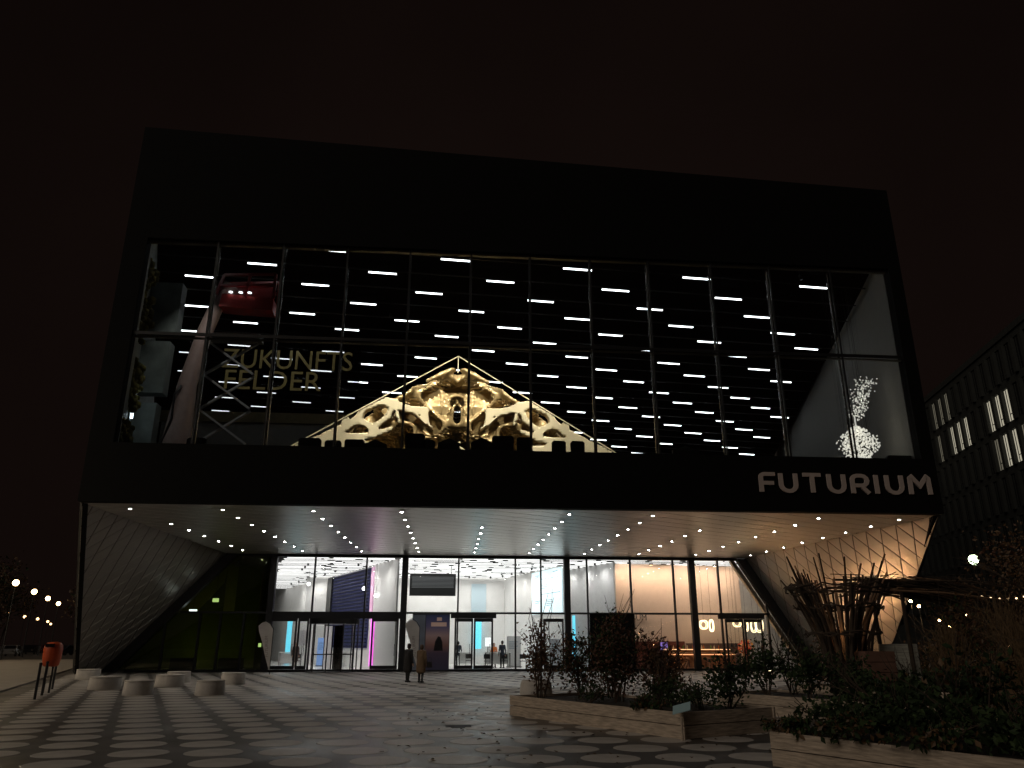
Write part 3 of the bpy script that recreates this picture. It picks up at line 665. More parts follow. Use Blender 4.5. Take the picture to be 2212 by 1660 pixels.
def wall(name, a, c_, z0, z1, m, t=.1):
    a = np.array([*a, z0]); c_ = np.array([*c_, z0]); d = c_-a; n = np.array([d[1], -d[0], 0]); n /= np.linalg.norm(n)
    if n[1] > 0: n = -n           # toward the camera
    return part(name, MB().prism([a, c_, c_+[0, 0, z1-z0], a+[0, 0, z1-z0]], -n*t), m)
def wpanel(name, a, c_, px0, px1, py0, py1, m, off, thick=.06, parent=bld):
    """panel on the wall a-c_, spanning photo columns px0..px1, rows py0..py1"""
    A_ = on_wall(px0, (py0+py1)/2, a, c_); B_ = on_wall(px1, (py0+py1)/2, a, c_)
    mid = (px0+px1)/2; zt = on_wall(mid, py0, a, c_)[2]; zb = max(.04, on_wall(mid, py1, a, c_)[2])
    d = B_-A_; d[2] = 0; n = np.array([d[1], -d[0], 0]); n /= np.linalg.norm(n)
    if n@(CAM-A_) < 0: n = -n
    P_ = [np.array([*A_[:2], zb]), np.array([*B_[:2], zb]), np.array([*B_[:2], min(zt, ZS-.3)]), np.array([*A_[:2], min(zt, ZS-.3)])]
    return MB().prism([p+n*(off+thick) for p in P_], -n*thick).build(name, m, parent), P_, n
W1a, W1b = (-6.45, 19.3), (-21.25, 54.3)
wall('lobby_wall', W1a, W1b, .03, ZS-.02, WHITE)
MID = [(-14.6, 34.3), (1.6, 34.3)]
wall('lobby_wall', *MID, .03, ZS-.02, WHITE)
W3a, W3b = (1.6, 34.2), (4.72, 22.2)
wall('lobby_wall', W3a, W3b, .03, ZS-.02, WHITE)
W4a, W4b = (5.55, 26.5), (7.85, 20.4)
wall('lobby_wall', W4a, W4b, .03, ZS-.02, mat('grey plaster', (.5, .5, .5), .6, noise=.08))
PEACH = mat('peach cafe wall', (.68, .53, .43), .6, noise=.05)
W5a, W5b = (7.95, 21.2), (17.35, 22.8)
wall('cafe_wall', W5a, W5b, .03, ZS-.02, PEACH)
wall('cafe_wall', (17.4, 23.2), (21.5, 23.6), .03, ZS-.02, mat('grey plaster', (.5, .5, .5), .6, noise=.08))
part('green_room_dark_plate', MB().prism([(-14.32, YD+.202, .03), (-24.6, 56, .03), (-24.6, 56, ZS-.02), (-14.32, YD+.202, ZS-.02)], (-.05, 0, 0)), FRAME)  # added dark plate, keeps the partition's outer face from showing bright
wall('green_room_wall', (-26, 25.5), (-16.3, 25.5), .03, ZS-.02, mat('green lit room wall', (.19, .21, .05), .7, noise=.15))  # green light of the room painted into the wall colour
part('green_room_partition', MB().prism([(-14.0, YD+.202, .03), (-24.2, 56, .03), (-24.2, 56, ZS-.02), (-14.0, YD+.202, ZS-.02)], (-.15, 0, 0)), WHITE)
# features on the long white wall
NAVY = mat('navy recess', (.015, .018, .06), .4)
LOUV = mat('blue louvre glow', (.012, .015, .06), .7, emit=.06, ecol=(.12, .14, .6))
o, P_, n = wpanel('louvre_recess', W1a, W1b, 712, 798, 1236, 1400, LOUV, .02)
bl = MB(); d = P_[1]-P_[0]
for k in range(22):
    z = P_[0][2]+(P_[2][2]-P_[0][2])*(k+.5)/22
    bl.bar([*(P_[0]+n*.14)[:2], z], [*(P_[1]+n*.14)[:2], z], .06, .09)
tag(bl.build('louvre_slats', mat('dark slat', (.008, .009, .02), .6, spec=.1), o), kind='stuff')
wpanel('louvre_jamb', W1a, W1b, 708, 717, 1238, 1440, FRAME, .02, .22)
o, P_, n = wpanel('navy_recess', W1a, W1b, 660, 683, 1258, 1440, NAVY, .02)
bb = MB()
for r_ in range(14):
    for c_ in range(2):
        p = P_[0]+(P_[1]-P_[0])*(.35+.3*c_)+n*.09; bb.box(p[0]-.12, p[0]+.12, p[1]-.05, p[1]+.05, .6+.42*r_, .75+.42*r_)
tag(bb.build('indicator_lights', mat('blue indicator', (.1, .1, .4), .4, emit=.35, ecol=(.15, .2, .8)), o), kind='stuff')
wpanel('magenta_light_strip', W1a, W1b, 801, 808, 1330, 1440, mat('magenta light', (.9, .2, .8), .5, emit=1.0, ecol=(1, .16, .85)), .02)
wpanel('pale_pink_strip', W1a, W1b, 803, 808, 1215, 1328, mat('pink wash', (.8, .5, .68), .5, emit=.25, ecol=(1, .45, .8)), .02)
me = stand_text(text_mesh('Ein\nSo', .55, 'wall_lettering', mat('wall lettering', (.12, .12, .12), .6), .004)); p = on_wall(694, 1280, W1a, W1b)
o = link('wall_lettering', me, None, p+np.array([-.1, -.75, 0])); o.rotation_euler = (0, 0, math.atan2(W1b[1]-W1a[1], W1b[0]-W1a[0])+math.pi); tag(o, 'dark lettering on the long white lobby wall', 'lettering')
# wall washing spots in the lobby ceiling
def wash_row(a, c_, n_, off, e, col=(1, .97, .93)):
    a = np.array(a); c_ = np.array(c_); d = c_-a; nn = np.array([d[1], -d[0]]); nn = nn/np.linalg.norm(nn)
    if nn@(CAM[:2]-a) < 0: nn = -nn
    for k in range(n_):
        p = a+d*(k+.5)/n_+nn*off
        t = thing('wall_wash_spot', 'small white spot in the lobby ceiling washing the wall', 'ceiling light', (p[0], p[1], ZS-.28), 'wall wash spots in the lobby ceiling')
        MB().tube([(0, 0, -.02), (0, 0, .14)], .07, 10).build('can', FRAME, t)
        ld = bpy.data.lights.new('wash', 'SPOT'); ld.energy = e; ld.color = col; ld.spot_size = math.radians(140); ld.spot_blend = 1.0; ld.shadow_soft_size = .1
        lo = bpy.data.objects.new('wash', ld); COL.objects.link(lo); lo.parent = t; lo.location = (0, 0, -.04); lo.rotation_euler = Vector((-nn[0]*.35, -nn[1]*.35, -1)).to_track_quat('-Z', 'Y').to_euler()
wash_row(W1a, (-16.5, 43.1), 9, 1.3, 210); wash_row((-7.5, 34.3), (1.2, 34.3), 5, 1.6, 170); wash_row((2.0, 32.7), W3b, 5, 1.1, 190); wash_row(W4a, W4b, 3, .8, 170); wash_row((-13.6, 21.5), (-15.2, 27.5), 3, -1.2, 360)
# cyan light strips
CYAN = mat('cyan light', (.2, .8, 1), .5, emit=.9, ecol=(.14, .72, .95))
cy_ = thing('cyan_light_column', 'upright cyan light strip at the grey wall by the dark panel', 'light strip', (*on_wall(1240, 1400, W4a, W4b)[:2], .03))
b = MB(); b.prism([(-.16, -.25, 0), (.16, -.25, 0), (.10, -.25, 3.5), (-.10, -.25, 3.5)], (0, .05, 0)); b.build('strip', CYAN, cy_)
for px, lab in ((622, 'upright cyan light strip behind the left entrance door'), (1032, 'upright cyan light strip on the white back wall behind the double door')):
    c2 = thing('cyan_light_column', lab, 'light strip', (at(px, 1400, y=33.8 if px > 900 else 36)[0], 33.9 if px > 900 else 36, .03))
    MB().box(-.2 if px < 900 else -.28, .2 if px < 900 else .28, -.05, 0, .02 if px < 900 else 1.2, 3.4).build('strip', CYAN, c2)
wpanel('frosted_panel', MID[0], MID[1], 1018, 1050, 1262, 1325, mat('frosted blue', (.5, .62, .68), .4), .05)
# hanging dark display over the middle of the lobby
p0 = at(886, 1240, y=24); p1 = at(984, 1288, y=24)
hd = thing('hanging_display', 'large dark louvred display hanging in the middle of the lobby', 'display', ((p0[0]+p1[0])/2, 24, p1[2]))
w = p1[0]-p0[0]; hh = p0[2]-p1[2]
MB().box(-w/2, w/2, -.1, .1, 0, hh).build('casing', FRAME, hd)
b = MB()
for k in range(9): b.box(-w/2+.15, w/2-.15, -.13, -.105, .55+k*(hh-.7)/9, .55+(k+.45)*(hh-.7)/9)
tag(b.build('display_louvres', mat('grey louvre', (.22, .23, .24), .4, emit=.05), hd), kind='stuff')
for sx in (-1, 1): MB().tube([(sx*w*.4, 0, hh), (sx*w*.4, 0, ZS-p1[2]-.1)], .02, 6).build('hanger', FRAME, hd)
# bright projection screen
SCR = mat('projection', (.8, .95, 1), .5, emit=.62, ecol=(.72, .93, 1.0))
o, P_, n = wpanel('projection_screen', W3a, W3b, 1151, 1216, 1216, 1326, SCR, .03, .05, None)
tag(o, 'bright pale blue projection screen with small lines of text', 'screen')
dgm = mat('greyed text', (.12, .2, .24), .5); uu = (P_[1]-P_[0]); vv = np.array([0, 0, P_[2][2]-P_[1][2]])
def dash(a0, a1, z0, z1):
    q_ = [P_[0]+uu*a+vv*z_+n*.084 for a, z_ in ((a0, z0), (a1, z0), (a1, z1), (a0, z1))]
    MB().prism(q_, -n*.003).build('text_line', dgm, o)
for a0, a1, z in ((.36, .9, .80), (.12, .26, .9), (.12, .24, .86), (.72, .88, .93), (.36, .55, .66), (.36, .6, .62), (.36, .52, .58), (.3, .95, .45), (.12, .28, .3), (.12, .25, .26), (.5, .7, .3), (.5, .74, .26), (.5, .72, .22), (.5, .68, .18)):
    dash(a0, a1, z, z+.012)
# cafe: red brown panelling, lettering, bar, lamps, flowers
REDW = mat('red brown panelling', (.13, .035, .022), .5, noise=.2)
wpanel('cafe_panelling', W5a, W5b, 1366, 1480, 1386, 1450, REDW, .02)
wpanel('cafe_panelling', W5a, W5b, 1484, 1600, 1390, 1450, mat('dull brown panelling', (.12, .07, .055), .5, noise=.2), .02)
wpanel('violet_display', W5a, W5b, 1426, 1440, 1388, 1415, mat('violet display', (.3, .2, .6), .5, emit=.5, ecol=(.35, .25, .9)), .10)
me = stand_text(text_mesh('FUTURIUM', .55, 'cafe_lettering', mat('wall lettering', (.12, .12, .12), .6), .02, 'RIGHT')); p = on_wall(1397, 1340, W5a, W5b)
o = link('cafe_lettering', me, None, p+np.array([0, -.12, -.02])); o.rotation_euler = (0, 0, math.atan2(W5b[1]-W5a[1], W5b[0]-W5a[0])); tag(o, 'dark FUTURIUM lettering on the peach cafe wall', 'lettering')
def warm_light(name, loc, e, col, size=1.0, parent=None, rot=(0, 0, 0)):
    ld = bpy.data.lights.new(name, 'AREA'); ld.energy = e; ld.color = col; ld.size = size
    lo = bpy.data.objects.new(name, ld); COL.objects.link(lo); lo.location = loc; lo.rotation_euler = rot; lo.parent = parent; return lo
# wash lights recessed in the cafe ceiling
WG = mat('warm lens', (1, .8, .5), emit=6, ecol=(1, .72, .42))
for k in range(6):
    xx = 8.9+1.55*k; yy = 20.5+.24*k*.9
    t = thing('ceiling_wash_light', 'warm wash light in the cafe ceiling', 'ceiling light', (xx, yy-.2, ZS-.3), 'warm wash lights over the cafe')
    MB().box(-.12, .12, -.06, .06, 0, .12).build('housing', FRAME, t); MB().box(-.10, .10, -.045, .045, -.012, -.002).build('lens', WG, t)
    warm_light('wash_beam', (0, 0, -.03), 44, (1, .74, .52), .2, t, (math.radians(18), 0, 0))
RINGM = mat('glowing ring', (1, .85, .55), emit=3.0, ecol=(1, .80, .48))
for k, (px, py, w, hh) in enumerate(((1520, 1350, .55, .55), (1537, 1352, .3, .75), (1592, 1346, .55, .5), (1612, 1352, .25, .7), (1628, 1353, .4, .8), (1640, 1352, .55, .85))):
    p = at(px, py, y=21.2)
    t = thing('pendant_lamp', 'glowing oval ring lamp hanging over the cafe bar', 'pendant lamp', (p[0], 21.2, p[2]), 'oval ring lamps in the cafe')
    ang = np.linspace(0, 2*math.pi, 21)
    MB().tube([(w/2*np.sign(math.cos(a))*abs(math.cos(a))**.7, 0, hh/2*np.sign(math.sin(a))*abs(math.sin(a))**.7) for a in ang], .035, 6, cap=False).build('ring', RINGM, t)
    MB().tube([(w/3*math.cos(a), .03, hh/2.6*math.sin(a)) for a in ang], .02, 6, cap=False).build('inner_ring', RINGM, t)
    MB().tube([(0, 0, hh/2), (0, 0, ZS-p[2]-.05)], .008, 5).build('cord', FRAME, t)
for k, px in enumerate((1581, 1590, 1598)):
    p = at(px, 1392, y=20.6); t = thing('black_pendant', 'small black cone pendant hanging inside the cafe door', 'pendant lamp', (p[0], 20.6, p[2]), 'black cone pendants in the cafe')
    MB().lathe([(.11, -.16), (.06, .0), (.015, .1)], 12).build('shade', FRAME, t); MB().tube([(0, 0, .1), (0, 0, ZS-p[2]-.05)], .008, 5).build('cord', FRAME, t)
bar = thing('cafe_bar', 'long wooden cafe bar with glowing edges', 'bar counter', (13.2, 20.4, .03))
OR = mat('warm wood', (.42, .17, .07), .4, noise=.2)
MB().box(-2.1, 2.4, -.3, .3, 0, .98).build('body', OR, bar)
MB().box(-2.2, 2.5, -.38, .38, .985, 1.04).build('top', mat('pale bar top', (.6, .42, .25), .35), bar)
MB().box(-2.15, 2.45, -.34, -.31, .90, .93).build('light_edge', mat('warm edge light', (1, .6, .3), emit=2.2, ecol=(1, .55, .25)), bar)
MB().box(-2.1, 2.4, .5, .6, 1.2, 1.24).build('back_edge', mat('warm edge light', (1, .6, .3), emit=2.2), bar)
MB().box(-2.1, 2.4, .5, .9, 0, 1.19).build('back_counter', OR, bar)
for k in range(5):
    xx = 10.9+1.35*k; t = thing('bar_stool', 'slim wooden stool before the cafe bar', 'stool', (xx, 19.7, .03), 'stools before the cafe bar')
    MB().lathe([(.17, .66), (.18, .70), (.15, .72)], 14).build('seat', OR, t)
    for q_ in range(4):
        a = math.pi/4+math.pi/2*q_; MB().tube([(.2*math.cos(a), .2*math.sin(a), 0), (.11*math.cos(a), .11*math.sin(a), .67)], .014, 6).build('leg', STEEL, t)
fl = thing('flower_bouquet', 'big orange red bouquet on a plinth behind the cafe door', 'flowers', (16.45, 20.3, .03))
MB().lathe([(.34, 0), (.30, .8), (.34, .83), (.25, .85)], 18).build('plinth', mat('pale bar top', (.6, .42, .25), .35), fl)
b = MB()
for k in range(260):
    d = rng.normal(size=3); d /= np.linalg.norm(d); p = np.array([0, 0, 1.35])+d*np.array([.55, .45, .55])*rng.random()**.4
    s_ = .07; a = rng.normal(size=3); a /= np.linalg.norm(a); c_ = np.cross(a, d); c_ /= np.linalg.norm(c_)+1e-6
    b.add([p-a*s_, p+c_*s_*.7, p+a*s_, p-c_*s_*.7], [(0, 1, 2, 3)], int(rng.integers(0, 3)))
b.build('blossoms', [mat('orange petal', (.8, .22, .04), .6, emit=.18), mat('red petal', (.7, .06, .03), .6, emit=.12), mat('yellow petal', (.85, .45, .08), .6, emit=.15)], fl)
MB().tube([(0, 0, .84), (0, 0, 1.3)], .06, 8).build('stems', LEAF[0], fl)
# lobby tables, counters and stands
TBL = mat('white laminate', (.7, .7, .68), .4)
for k, (px, py, y, w, lab) in enumerate(((620, 1440, 27, 1.2, 'white counter behind the left entrance door'), (745, 1440, 29, 2.6, 'long pale counter behind the revolving door'), (1005, 1440, 27, 1.0, 'white stand just inside the double door'), (1075, 1440, 25, 1.8, 'low white table inside the glass right of the double door'), (1180, 1440, 24, 1.4, 'white table under the projection screen'))):
    p = at(px, py, y=y); t = thing('lobby_table', lab, 'table', (p[0], y, .03))
    MB().box(-w/2, w/2, -.35, .35, .98, 1.03).build('top', TBL, t)
    MB().box(-w/2+.1, w/2-.1, -.02, .02, .25, .95).build('modesty_panel', TBL, t)
    for sx in (-1, 1):
        for sy in (-1, 1): MB().box(sx*(w/2-.06)-.025, sx*(w/2-.06)+.025, sy*.3-.025, sy*.3+.025, 0, .98).build('leg', STEEL, t)
for k, (px, y) in enumerate(((1052, 24.2), (1090, 24.6), (1012, 25.5), (1130, 23.8), (705, 27.5), (640, 26.5))):
    p = at(px, 1440, y=y); t = thing('lobby_chair', 'slender dark chair standing in the lobby', 'chair', (p[0], y, .03), 'chairs in the lobby', )
    MB().box(-.22, .22, -.22, .22, .44, .48).build('seat', FRAME, t); MB().box(-.22, .22, .19, .22, .6, .9).build('backrest', FRAME, t)
    for sx in (-1, 1):
        for sy in (-1, 1): MB().tube([(sx*.2, sy*.2, 0), (sx*.2, sy*.2, .44 if sy < 0 else .9)], .013, 6).build('leg', STEEL, t)
st = thing('tablet_stand', 'bright tablet screen on a stand inside the double door', 'screen', (at(1054, 1395, y=26)[0], 26, .03))
MB().tube([(0, 0, 0), (0, 0, 1.45)], .03, 8).build('pole', FRAME, st); MB().box(-.2, .2, -.03, .0, 1.4, 2.0).build('display', mat('white display', (1, 1, 1), .3, emit=1.1), st); MB().lathe([(.2, 0), (.2, .02), (.03, .04)], 14).build('foot', FRAME, st)
# globe lamps hanging in the lobby
for px, py, y, lab in ((667, 1262, 27, 'round white globe lamp before the navy recess'), (786, 1272, 24, 'pair lamp globe before the blue louvres'), (1222, 1293, 20.2, 'round white globe lamp by the dark column and screen'), (812, 1287, 22.5, 'white globe lamp by the magenta strip')):
    p = at(px, py, y=y); t = thing('globe_lamp', lab, 'lamp', (p[0], y, p[2]))
    MB().ball((0, 0, 0), .13, 12).build('globe', mat('white globe', (1, 1, 1), emit=5), t, True); MB().tube([(0, 0, .13), (0, 0, ZS-p[2]-.05)], .01, 5).build('cord', FRAME, t)
# green room: two small lit fixtures
for px, py, w, lab in ((466, 1297, .36, 'square lit emergency fixture in the dark green room'), (417, 1321, .45, 'low lit sign over the doors of the dark green room'), (561, 1394, .16, 'tiny blue white panel beside the entrance doors')):
    p = at(px, py, y=YD+.6); t = thing('lit_fixture', lab, 'light fixture', (p[0], YD+.6, p[2]))
    MB().box(-w/2, w/2, -.04, .04, -.11, .11).build('face', mat('fixture face', (.9, 1, .92), emit=1.6, ecol=(.85, 1, .9)), t); MB().tube([(0, .0, .11), (0, 0, ZS-p[2]-.05)], .01, 5).build('stem', FRAME, t)
for k, (x, y) in enumerate(((-17.0, 22.6), (-20.2, 23.2))):
    t = thing('green_trough_light', ['green upward trough light on the floor of the dark green room', 'green upward trough light deep in the dark green room'][k], 'lamp', (x, y, .03))
    MB().box(-.8, .8, -.25, -.2, 0, .7).build('screen', FRAME, t); MB().box(-.8, .8, -.2, .2, 0, .1).build('housing', FRAME, t)
    warm_light('green_beam', (0, .02, .14), 6, (.80, .74, .10), .25, t, (math.radians(150), 0, 0))

# ================================================================== outside: seats, bin, posts, lamps
e1 = np.array([.455, -.89]); e2 = np.array([.89, .455])
st0 = None
for k, (x, y, s_, lab) in enumerate(((-15.87, -.13, 1.15, 'broad pale concrete stool nearest the red bin'), (-13.49, -3.49, .95, 'pale concrete stool standing before another stool'), (-14.12, 1.6, 1.1, 'pale concrete stool between the two front stools, set back'),
                                     (-11.13, -3.7, .93, 'pale concrete stool at the right end of the stool cluster'), (-12.2, 3.6, 1.0, 'pale concrete stool half hidden behind the end stool'), (-14.9, 5.2, 1.0, 'pale concrete stool half hidden behind the middle stools'), (-20.2, 8.9, 1.1, 'low concrete stool by the foot of the leaning canopy wall'))):
    o = thing('concrete_stool', lab, 'stool', (x, y, .005), 'concrete stools on the plaza')
    r = .5*s_; b = MB(); b.lathe([(r*.98, 0), (r*1.0, .03), (r*.97, .20), (r*.95, .38), (r*.93, .405), (r*.5, .41)], 28); b.build('body', CONC, o, True)
    MB().lathe([(r*.94, .411), (r*.96, .42), (r*.96, .45), (r*.92, .46), (r*.2, .465)], 28).build('seat_slab', CONC, o, True)
BIN = mat('orange red bin', (.60, .085, .02), .45, noise=.12)
bn = thing('litter_bin', 'orange red litter bin on a post beside the pavement', 'litter bin', (-16.95, -2.26, .005))
b = MB(); b.lathe([(.20, .86), (.25, .90), (.29, 1.15), (.30, 1.42), (.28, 1.55), (.21, 1.64), (.10, 1.66)], 24); b.build('barrel', BIN, bn, True)
MB().prism([(-.15, -.31, 1.50), (.13, -.31, 1.50), (.13, -.31, 1.60), (-.15, -.31, 1.60)], (0, .16, 0)).build('opening', BLACK, bn)
MB().tube([(0.0, .22, 0), (0, .22, 1.5)], .035, 10).build('post', FRAME, bn)
MB().tube([(-.12, .1, 0), (-.12, .1, .9)], .02, 8).build('support', FRAME, bn)
for k, (x, y, lab) in enumerate(((-15.75, -5.55, 'slim dark post at the plaza edge before the red bin'), (-16.45, -3.6, 'slim dark post right beside the red bin'), (-17.9, .3, 'slim dark post behind the red bin'))):
    o = thing('bollard', lab, 'bollard', (x, y, .005), 'posts along the plaza edge'); MB().tube([(0, 0, 0), (0, 0, 1.0)], .04, 10).build('shaft', FRAME, o); MB().lathe([(.045, 1.0), (.045, 1.04), (.01, 1.06)], 10).build('cap', FRAME, o)
LAMP_E = mat('street lamp globe', (1, .9, .7), emit=230, ecol=(1.0, .80, .52)); POLE = mat('lamp pole', (.03, .03, .03), .5)
LAMP_N = mat('near row lamp globe', (1, .85, .6), emit=14, ecol=(1, .62, .26))
def street_lamp(x, y, z, lab, grp, r=.30, em=None):
    o = thing('street_lamp', lab, 'street lamp', (x, y, .0), grp)
    MB().tube([(0, 0, 0), (0, 0, .6), (0, 0, z-.15)], [.10, .07, .05], 10).build('pole', POLE, o)
    MB().lathe([(.06, z-.2), (.14, z-.1), (.05, z-.02)], 12).build('collar', POLE, o)
    MB().ball((0, 0, z+r-.03), r, 14).build('globe', em or LAMP_E, o, True)
    MB().lathe([(.18, z+2*r-.05), (.1, z+2*r+.03), (.02, z+2*r+.08)], 12).build('cap', POLE, o)
for k in range(-4, 4):
    street_lamp(-50.45-5.68*k, 60.3+16.05*k, 7.7, 'glowing globe street lamp in the row beside the road', 'street lamps beside the road', .30 if k < 0 else .33, None if k < 0 else LAMP_N)
LAMP_F = mat('far lamp globe', (1, .85, .6), emit=5, ecol=(1, .60, .26))
for p in ((-100.3, 157.5), (-105.5, 175.7), (-110.7, 193.2), (-120.3, 219.7), (-133.5, 250.5), (-100, 230), (-92, 215), (-84, 200), (-104, 242)):
    street_lamp(p[0], p[1], 7.6, 'far street lamp before the dark trees', 'far street lamps before the trees', .34, LAMP_F)
LAMP_R = mat('cold lantern', (.9, 1, .85), emit=12, ecol=(.80, 1.0, .62))
street_lamp(25.0, 8.4, 5.7, 'single cold white lantern between the shrubs and the office block', None, .25, LAMP_R)

# cars far down the road
def car(loc, rz, col, lab, lights):
    o = thing('parked_car', lab, 'car', loc, 'cars far down the road', rz)
    m = mat('car paint %s' % (col,), col, .25, .3)
    b = MB(); prof = [(-2.1, .3), (2.1, .3), (2.15, .75), (1.3, .92), (.7, 1.42), (-1.1, 1.45), (-1.75, .98), (-2.15, .9)]
    b.prism([(p[0], -.85, p[1]) for p in prof], (0, 1.7, 0)); b.build('body', m, o)
    for s_ in (-1, 1): MB().prism([(p[0], s_*.858, p[1]) for p in [(-1.5, .98), (1.1, .95), (.62, 1.36), (-1.05, 1.38)]], (0, .004*s_, 0)).build('side_window', GLASSD, o)
    MB().prism([(1.26, -.7, .98), (1.26, .7, .98), (.76, .65, 1.38), (.76, -.65, 1.38)], (.03, 0, .02)).build('windscreen', GLASSD, o)
    for x in (-1.3, 1.3):
        for s_ in (-1, 1):
            w = MB().tube([(x, s_*.74, .32), (x, s_*.92, .32)], .32, 14).build('wheel', TYRE, o); MB().tube([(x, s_*.90, .32), (x, s_*.93, .32)], .19, 12).build('rim', STEEL, w)
    for s_ in (-1, 1):
        MB().box(2.1, 2.17, s_*.62-.14, s_*.62+.14, .6, .74).build('headlight', mat('lit headlight', (1, 1, .9), emit=lights) if lights else STEEL, o)
        MB().box(-2.18, -2.12, s_*.62-.12, s_*.62+.12, .66, .8).build('tail_light', mat('tail light', (.5, .02, .02), .4, emit=.5), o)
GLASSD = mat('dark car glass', (.01, .01, .012), .05); TYRE = mat('tyre', (.02, .02, .02), .9)
for k, (px, py, rz, col, li, lab) in enumerate(((22, 1418, -1.3, (.25, .25, .26), 0, 'silver car at the roadside below the street lamps'), (64, 1414, -1.3, (.02, .02, .025), 0, 'black car behind the silver one'), (100, 1411, -1.25, (.12, .02, .02), 0, 'dark red car behind the black one'), (146, 1416, -2.0, (.04, .05, .08), 14, 'car with lit headlights just past the canopy wall'))):
    p = at(px, py, z=0); car((p[0], p[1], .005), rz, col, lab, li)

# ------------------------------------------------------------------ vegetation
def leaves(b, c, R, n, size, mis, shape=.5, droop=.2):
    """n folded leaves scattered in clumps through an ellipsoid"""
    nc = max(4, n//26); cl = rng.normal(size=(nc, 3)); cl /= np.linalg.norm(cl, axis=1)[:, None]; cl *= (rng.random(nc)**shape)[:, None]
    for k in range(n):
        p = cl[rng.integers(nc)]+rng.normal(size=3)*.17
        p = np.array(c)+p*np.array(R)
        if p[2] < .03: continue
        a = rng.normal(size=3); a[2] -= droop; a /= np.linalg.norm(a); s_ = size*rng.uniform(.6, 1.35)
        w = np.cross(a, rng.normal(size=3)); w /= np.linalg.norm(w)+1e-6; nn = np.cross(a, w)
        b.add([p, p+a*s_*.5+w*s_*.28+nn*s_*.06, p+a*s_, p+a*s_*.5-w*s_*.28+nn*s_*.06], [(0, 1, 2), (0, 2, 3)], mis[rng.integers(len(mis))])
def branches(b, base, tip, r, depth, spread):
    base = np.array(base, float); tip = np.array(tip, float); mid = (base+tip)/2+rng.normal(size=3)*np.linalg.norm(tip-base)*.06
    b.tube([base, mid, tip], [r, r*.75, r*.45], 7 if r > .03 else 5)
    if depth == 0: return
    L = np.linalg.norm(tip-base)
    for k in range(4 if depth > 1 else 3):
        t = rng.uniform(.35, 1.0); s0 = base+(tip-base)*t; d = (tip-base)/L+rng.normal(size=3)*spread; d[2] = abs(d[2])*.8+.1; d /= np.linalg.norm(d)
        branches(b, s0, s0+d*L*rng.uniform(.4, .65), r*.45, depth-1, spread)
def tree(loc, h, cr, n, mis, lab, grp, leaf=.28, trunk=.16):
    o = thing('tree', lab, 'tree', loc, grp)
    b = MB(); branches(b, (0, 0, -.02), (rng.normal()*.3, rng.normal()*.3, h*.62), trunk, 3, .55); b.build('trunk', BARK, o, True)
    b = MB(); leaves(b, (0, 0, h*.66), (cr, cr, h*.34), n, leaf, mis); b.build('crown', LEAF, o)
def shrub(loc, h, w, n, mis, lab, leaf=.1, grp=None, name='shrub', stems=6):
    o = thing(name, lab, 'shrub' if name == 'shrub' else 'plant', loc, grp)
    b = MB()
    for k in range(stems): branches(b, (rng.normal()*.05, rng.normal()*.05, 0), (rng.normal()*w*.5, rng.normal()*w*.5, h*rng.uniform(.65, 1.0)), .014+.004*h, 1, .35)
    b.build('stems', BARK, o)
    b = MB(); leaves(b, (0, 0, h*.55), (w, w, h*.5), n, leaf, mis, .6, .4); b.build('foliage', LEAF, o)
for k, (x, y, h) in enumerate(((-78, 112, 15), (-92, 128, 17), (-112, 170, 20), (-66, 135, 16), (-80, 160, 18), (-130, 190, 19), (-100, 210, 21), (-60, 105, 12))):
    tree((x, y, 0), h, h*.33, 1500, [0, 3, 3], 'dark street tree beyond the glowing lamps', 'street trees beyond the lamps', .55, .3)
for k, (x, y, h, lab) in enumerate(((20.0, -3.0, 6.2, 'brown leaved tree beside the office block and the lantern'), (13.8, -9.5, 4.9, 'brown leaved tree above the white board'), (26.5, 2.0, 7.2, 'tall thin tree before the office block facade'), (12.6, -14.2, 4.0, 'small brown tree overhanging the front planter'))):
    tree((x, y, 0), h, h*.36, 1500, [2, 3, 3, 3], lab, 'trees beside the garden', .13, .10)

# timber raised beds
def bed(name, o2, L, Wd, lab, h=.45):
    o2 = np.array(o2); t = thing('raised_bed', lab, 'planter', (o2[0], o2[1], .005))
    c = [np.zeros(2), e1*L, e1*L+e2*Wd, e2*Wd]
    for i in range(4):
        a, d = c[i], c[(i+1) % 4]; dr = (d-a)/np.linalg.norm(d-a); nn = np.array([dr[1], -dr[0]]); cen = (c[0]+c[2])/2
        if nn@((a+d)/2-cen) < 0: nn = -nn
        ex = .0 if i % 2 else .035
        for k in range(2):
            z0 = k*h/2+.006; off = .004*((i+k) % 2)
            p = [a-dr*ex+nn*off, d+dr*ex+nn*off, d+dr*ex-nn*.04, a-dr*ex-nn*.04] if i % 2 == 0 else [a+dr*.04+nn*off, d-dr*.04+nn*off, d-dr*.04-nn*.04, a+dr*.04-nn*.04]
            MB().prism([(q[0], q[1], z0) for q in p], (0, 0, h/2-.014)).build('board', WOOD, t)
    MB().prism([(q[0], q[1], .01) for q in [c[0]+(e1+e2)*.05, c[1]+(-e1+e2)*.05, c[2]-(e1+e2)*.05, c[3]+(e1-e2)*.05]], (0, 0, h-.07)).build('soil', SOIL, t)
    return t
bed('raised_bed', (-1.92, -12.2), 5.72, 2.4, 'long pale timber raised bed at the edge of the open plaza')
bed('raised_bed', (1.0, -20.45), 4.2, 2.6, 'timber raised bed with trailing leaves in the front corner')
bed('raised_bed', (3.4, -11.4), 5.6, 2.2, 'timber raised bed behind the long one, full of kale and sage')
bed('raised_bed', (7.0, -8.0), 5.6, 2.4, 'timber raised bed below the stick arbor')
def inbed(o2, a, c_, z=.39): p = np.array(o2)+e1*a+e2*c_; return (p[0], p[1], z)
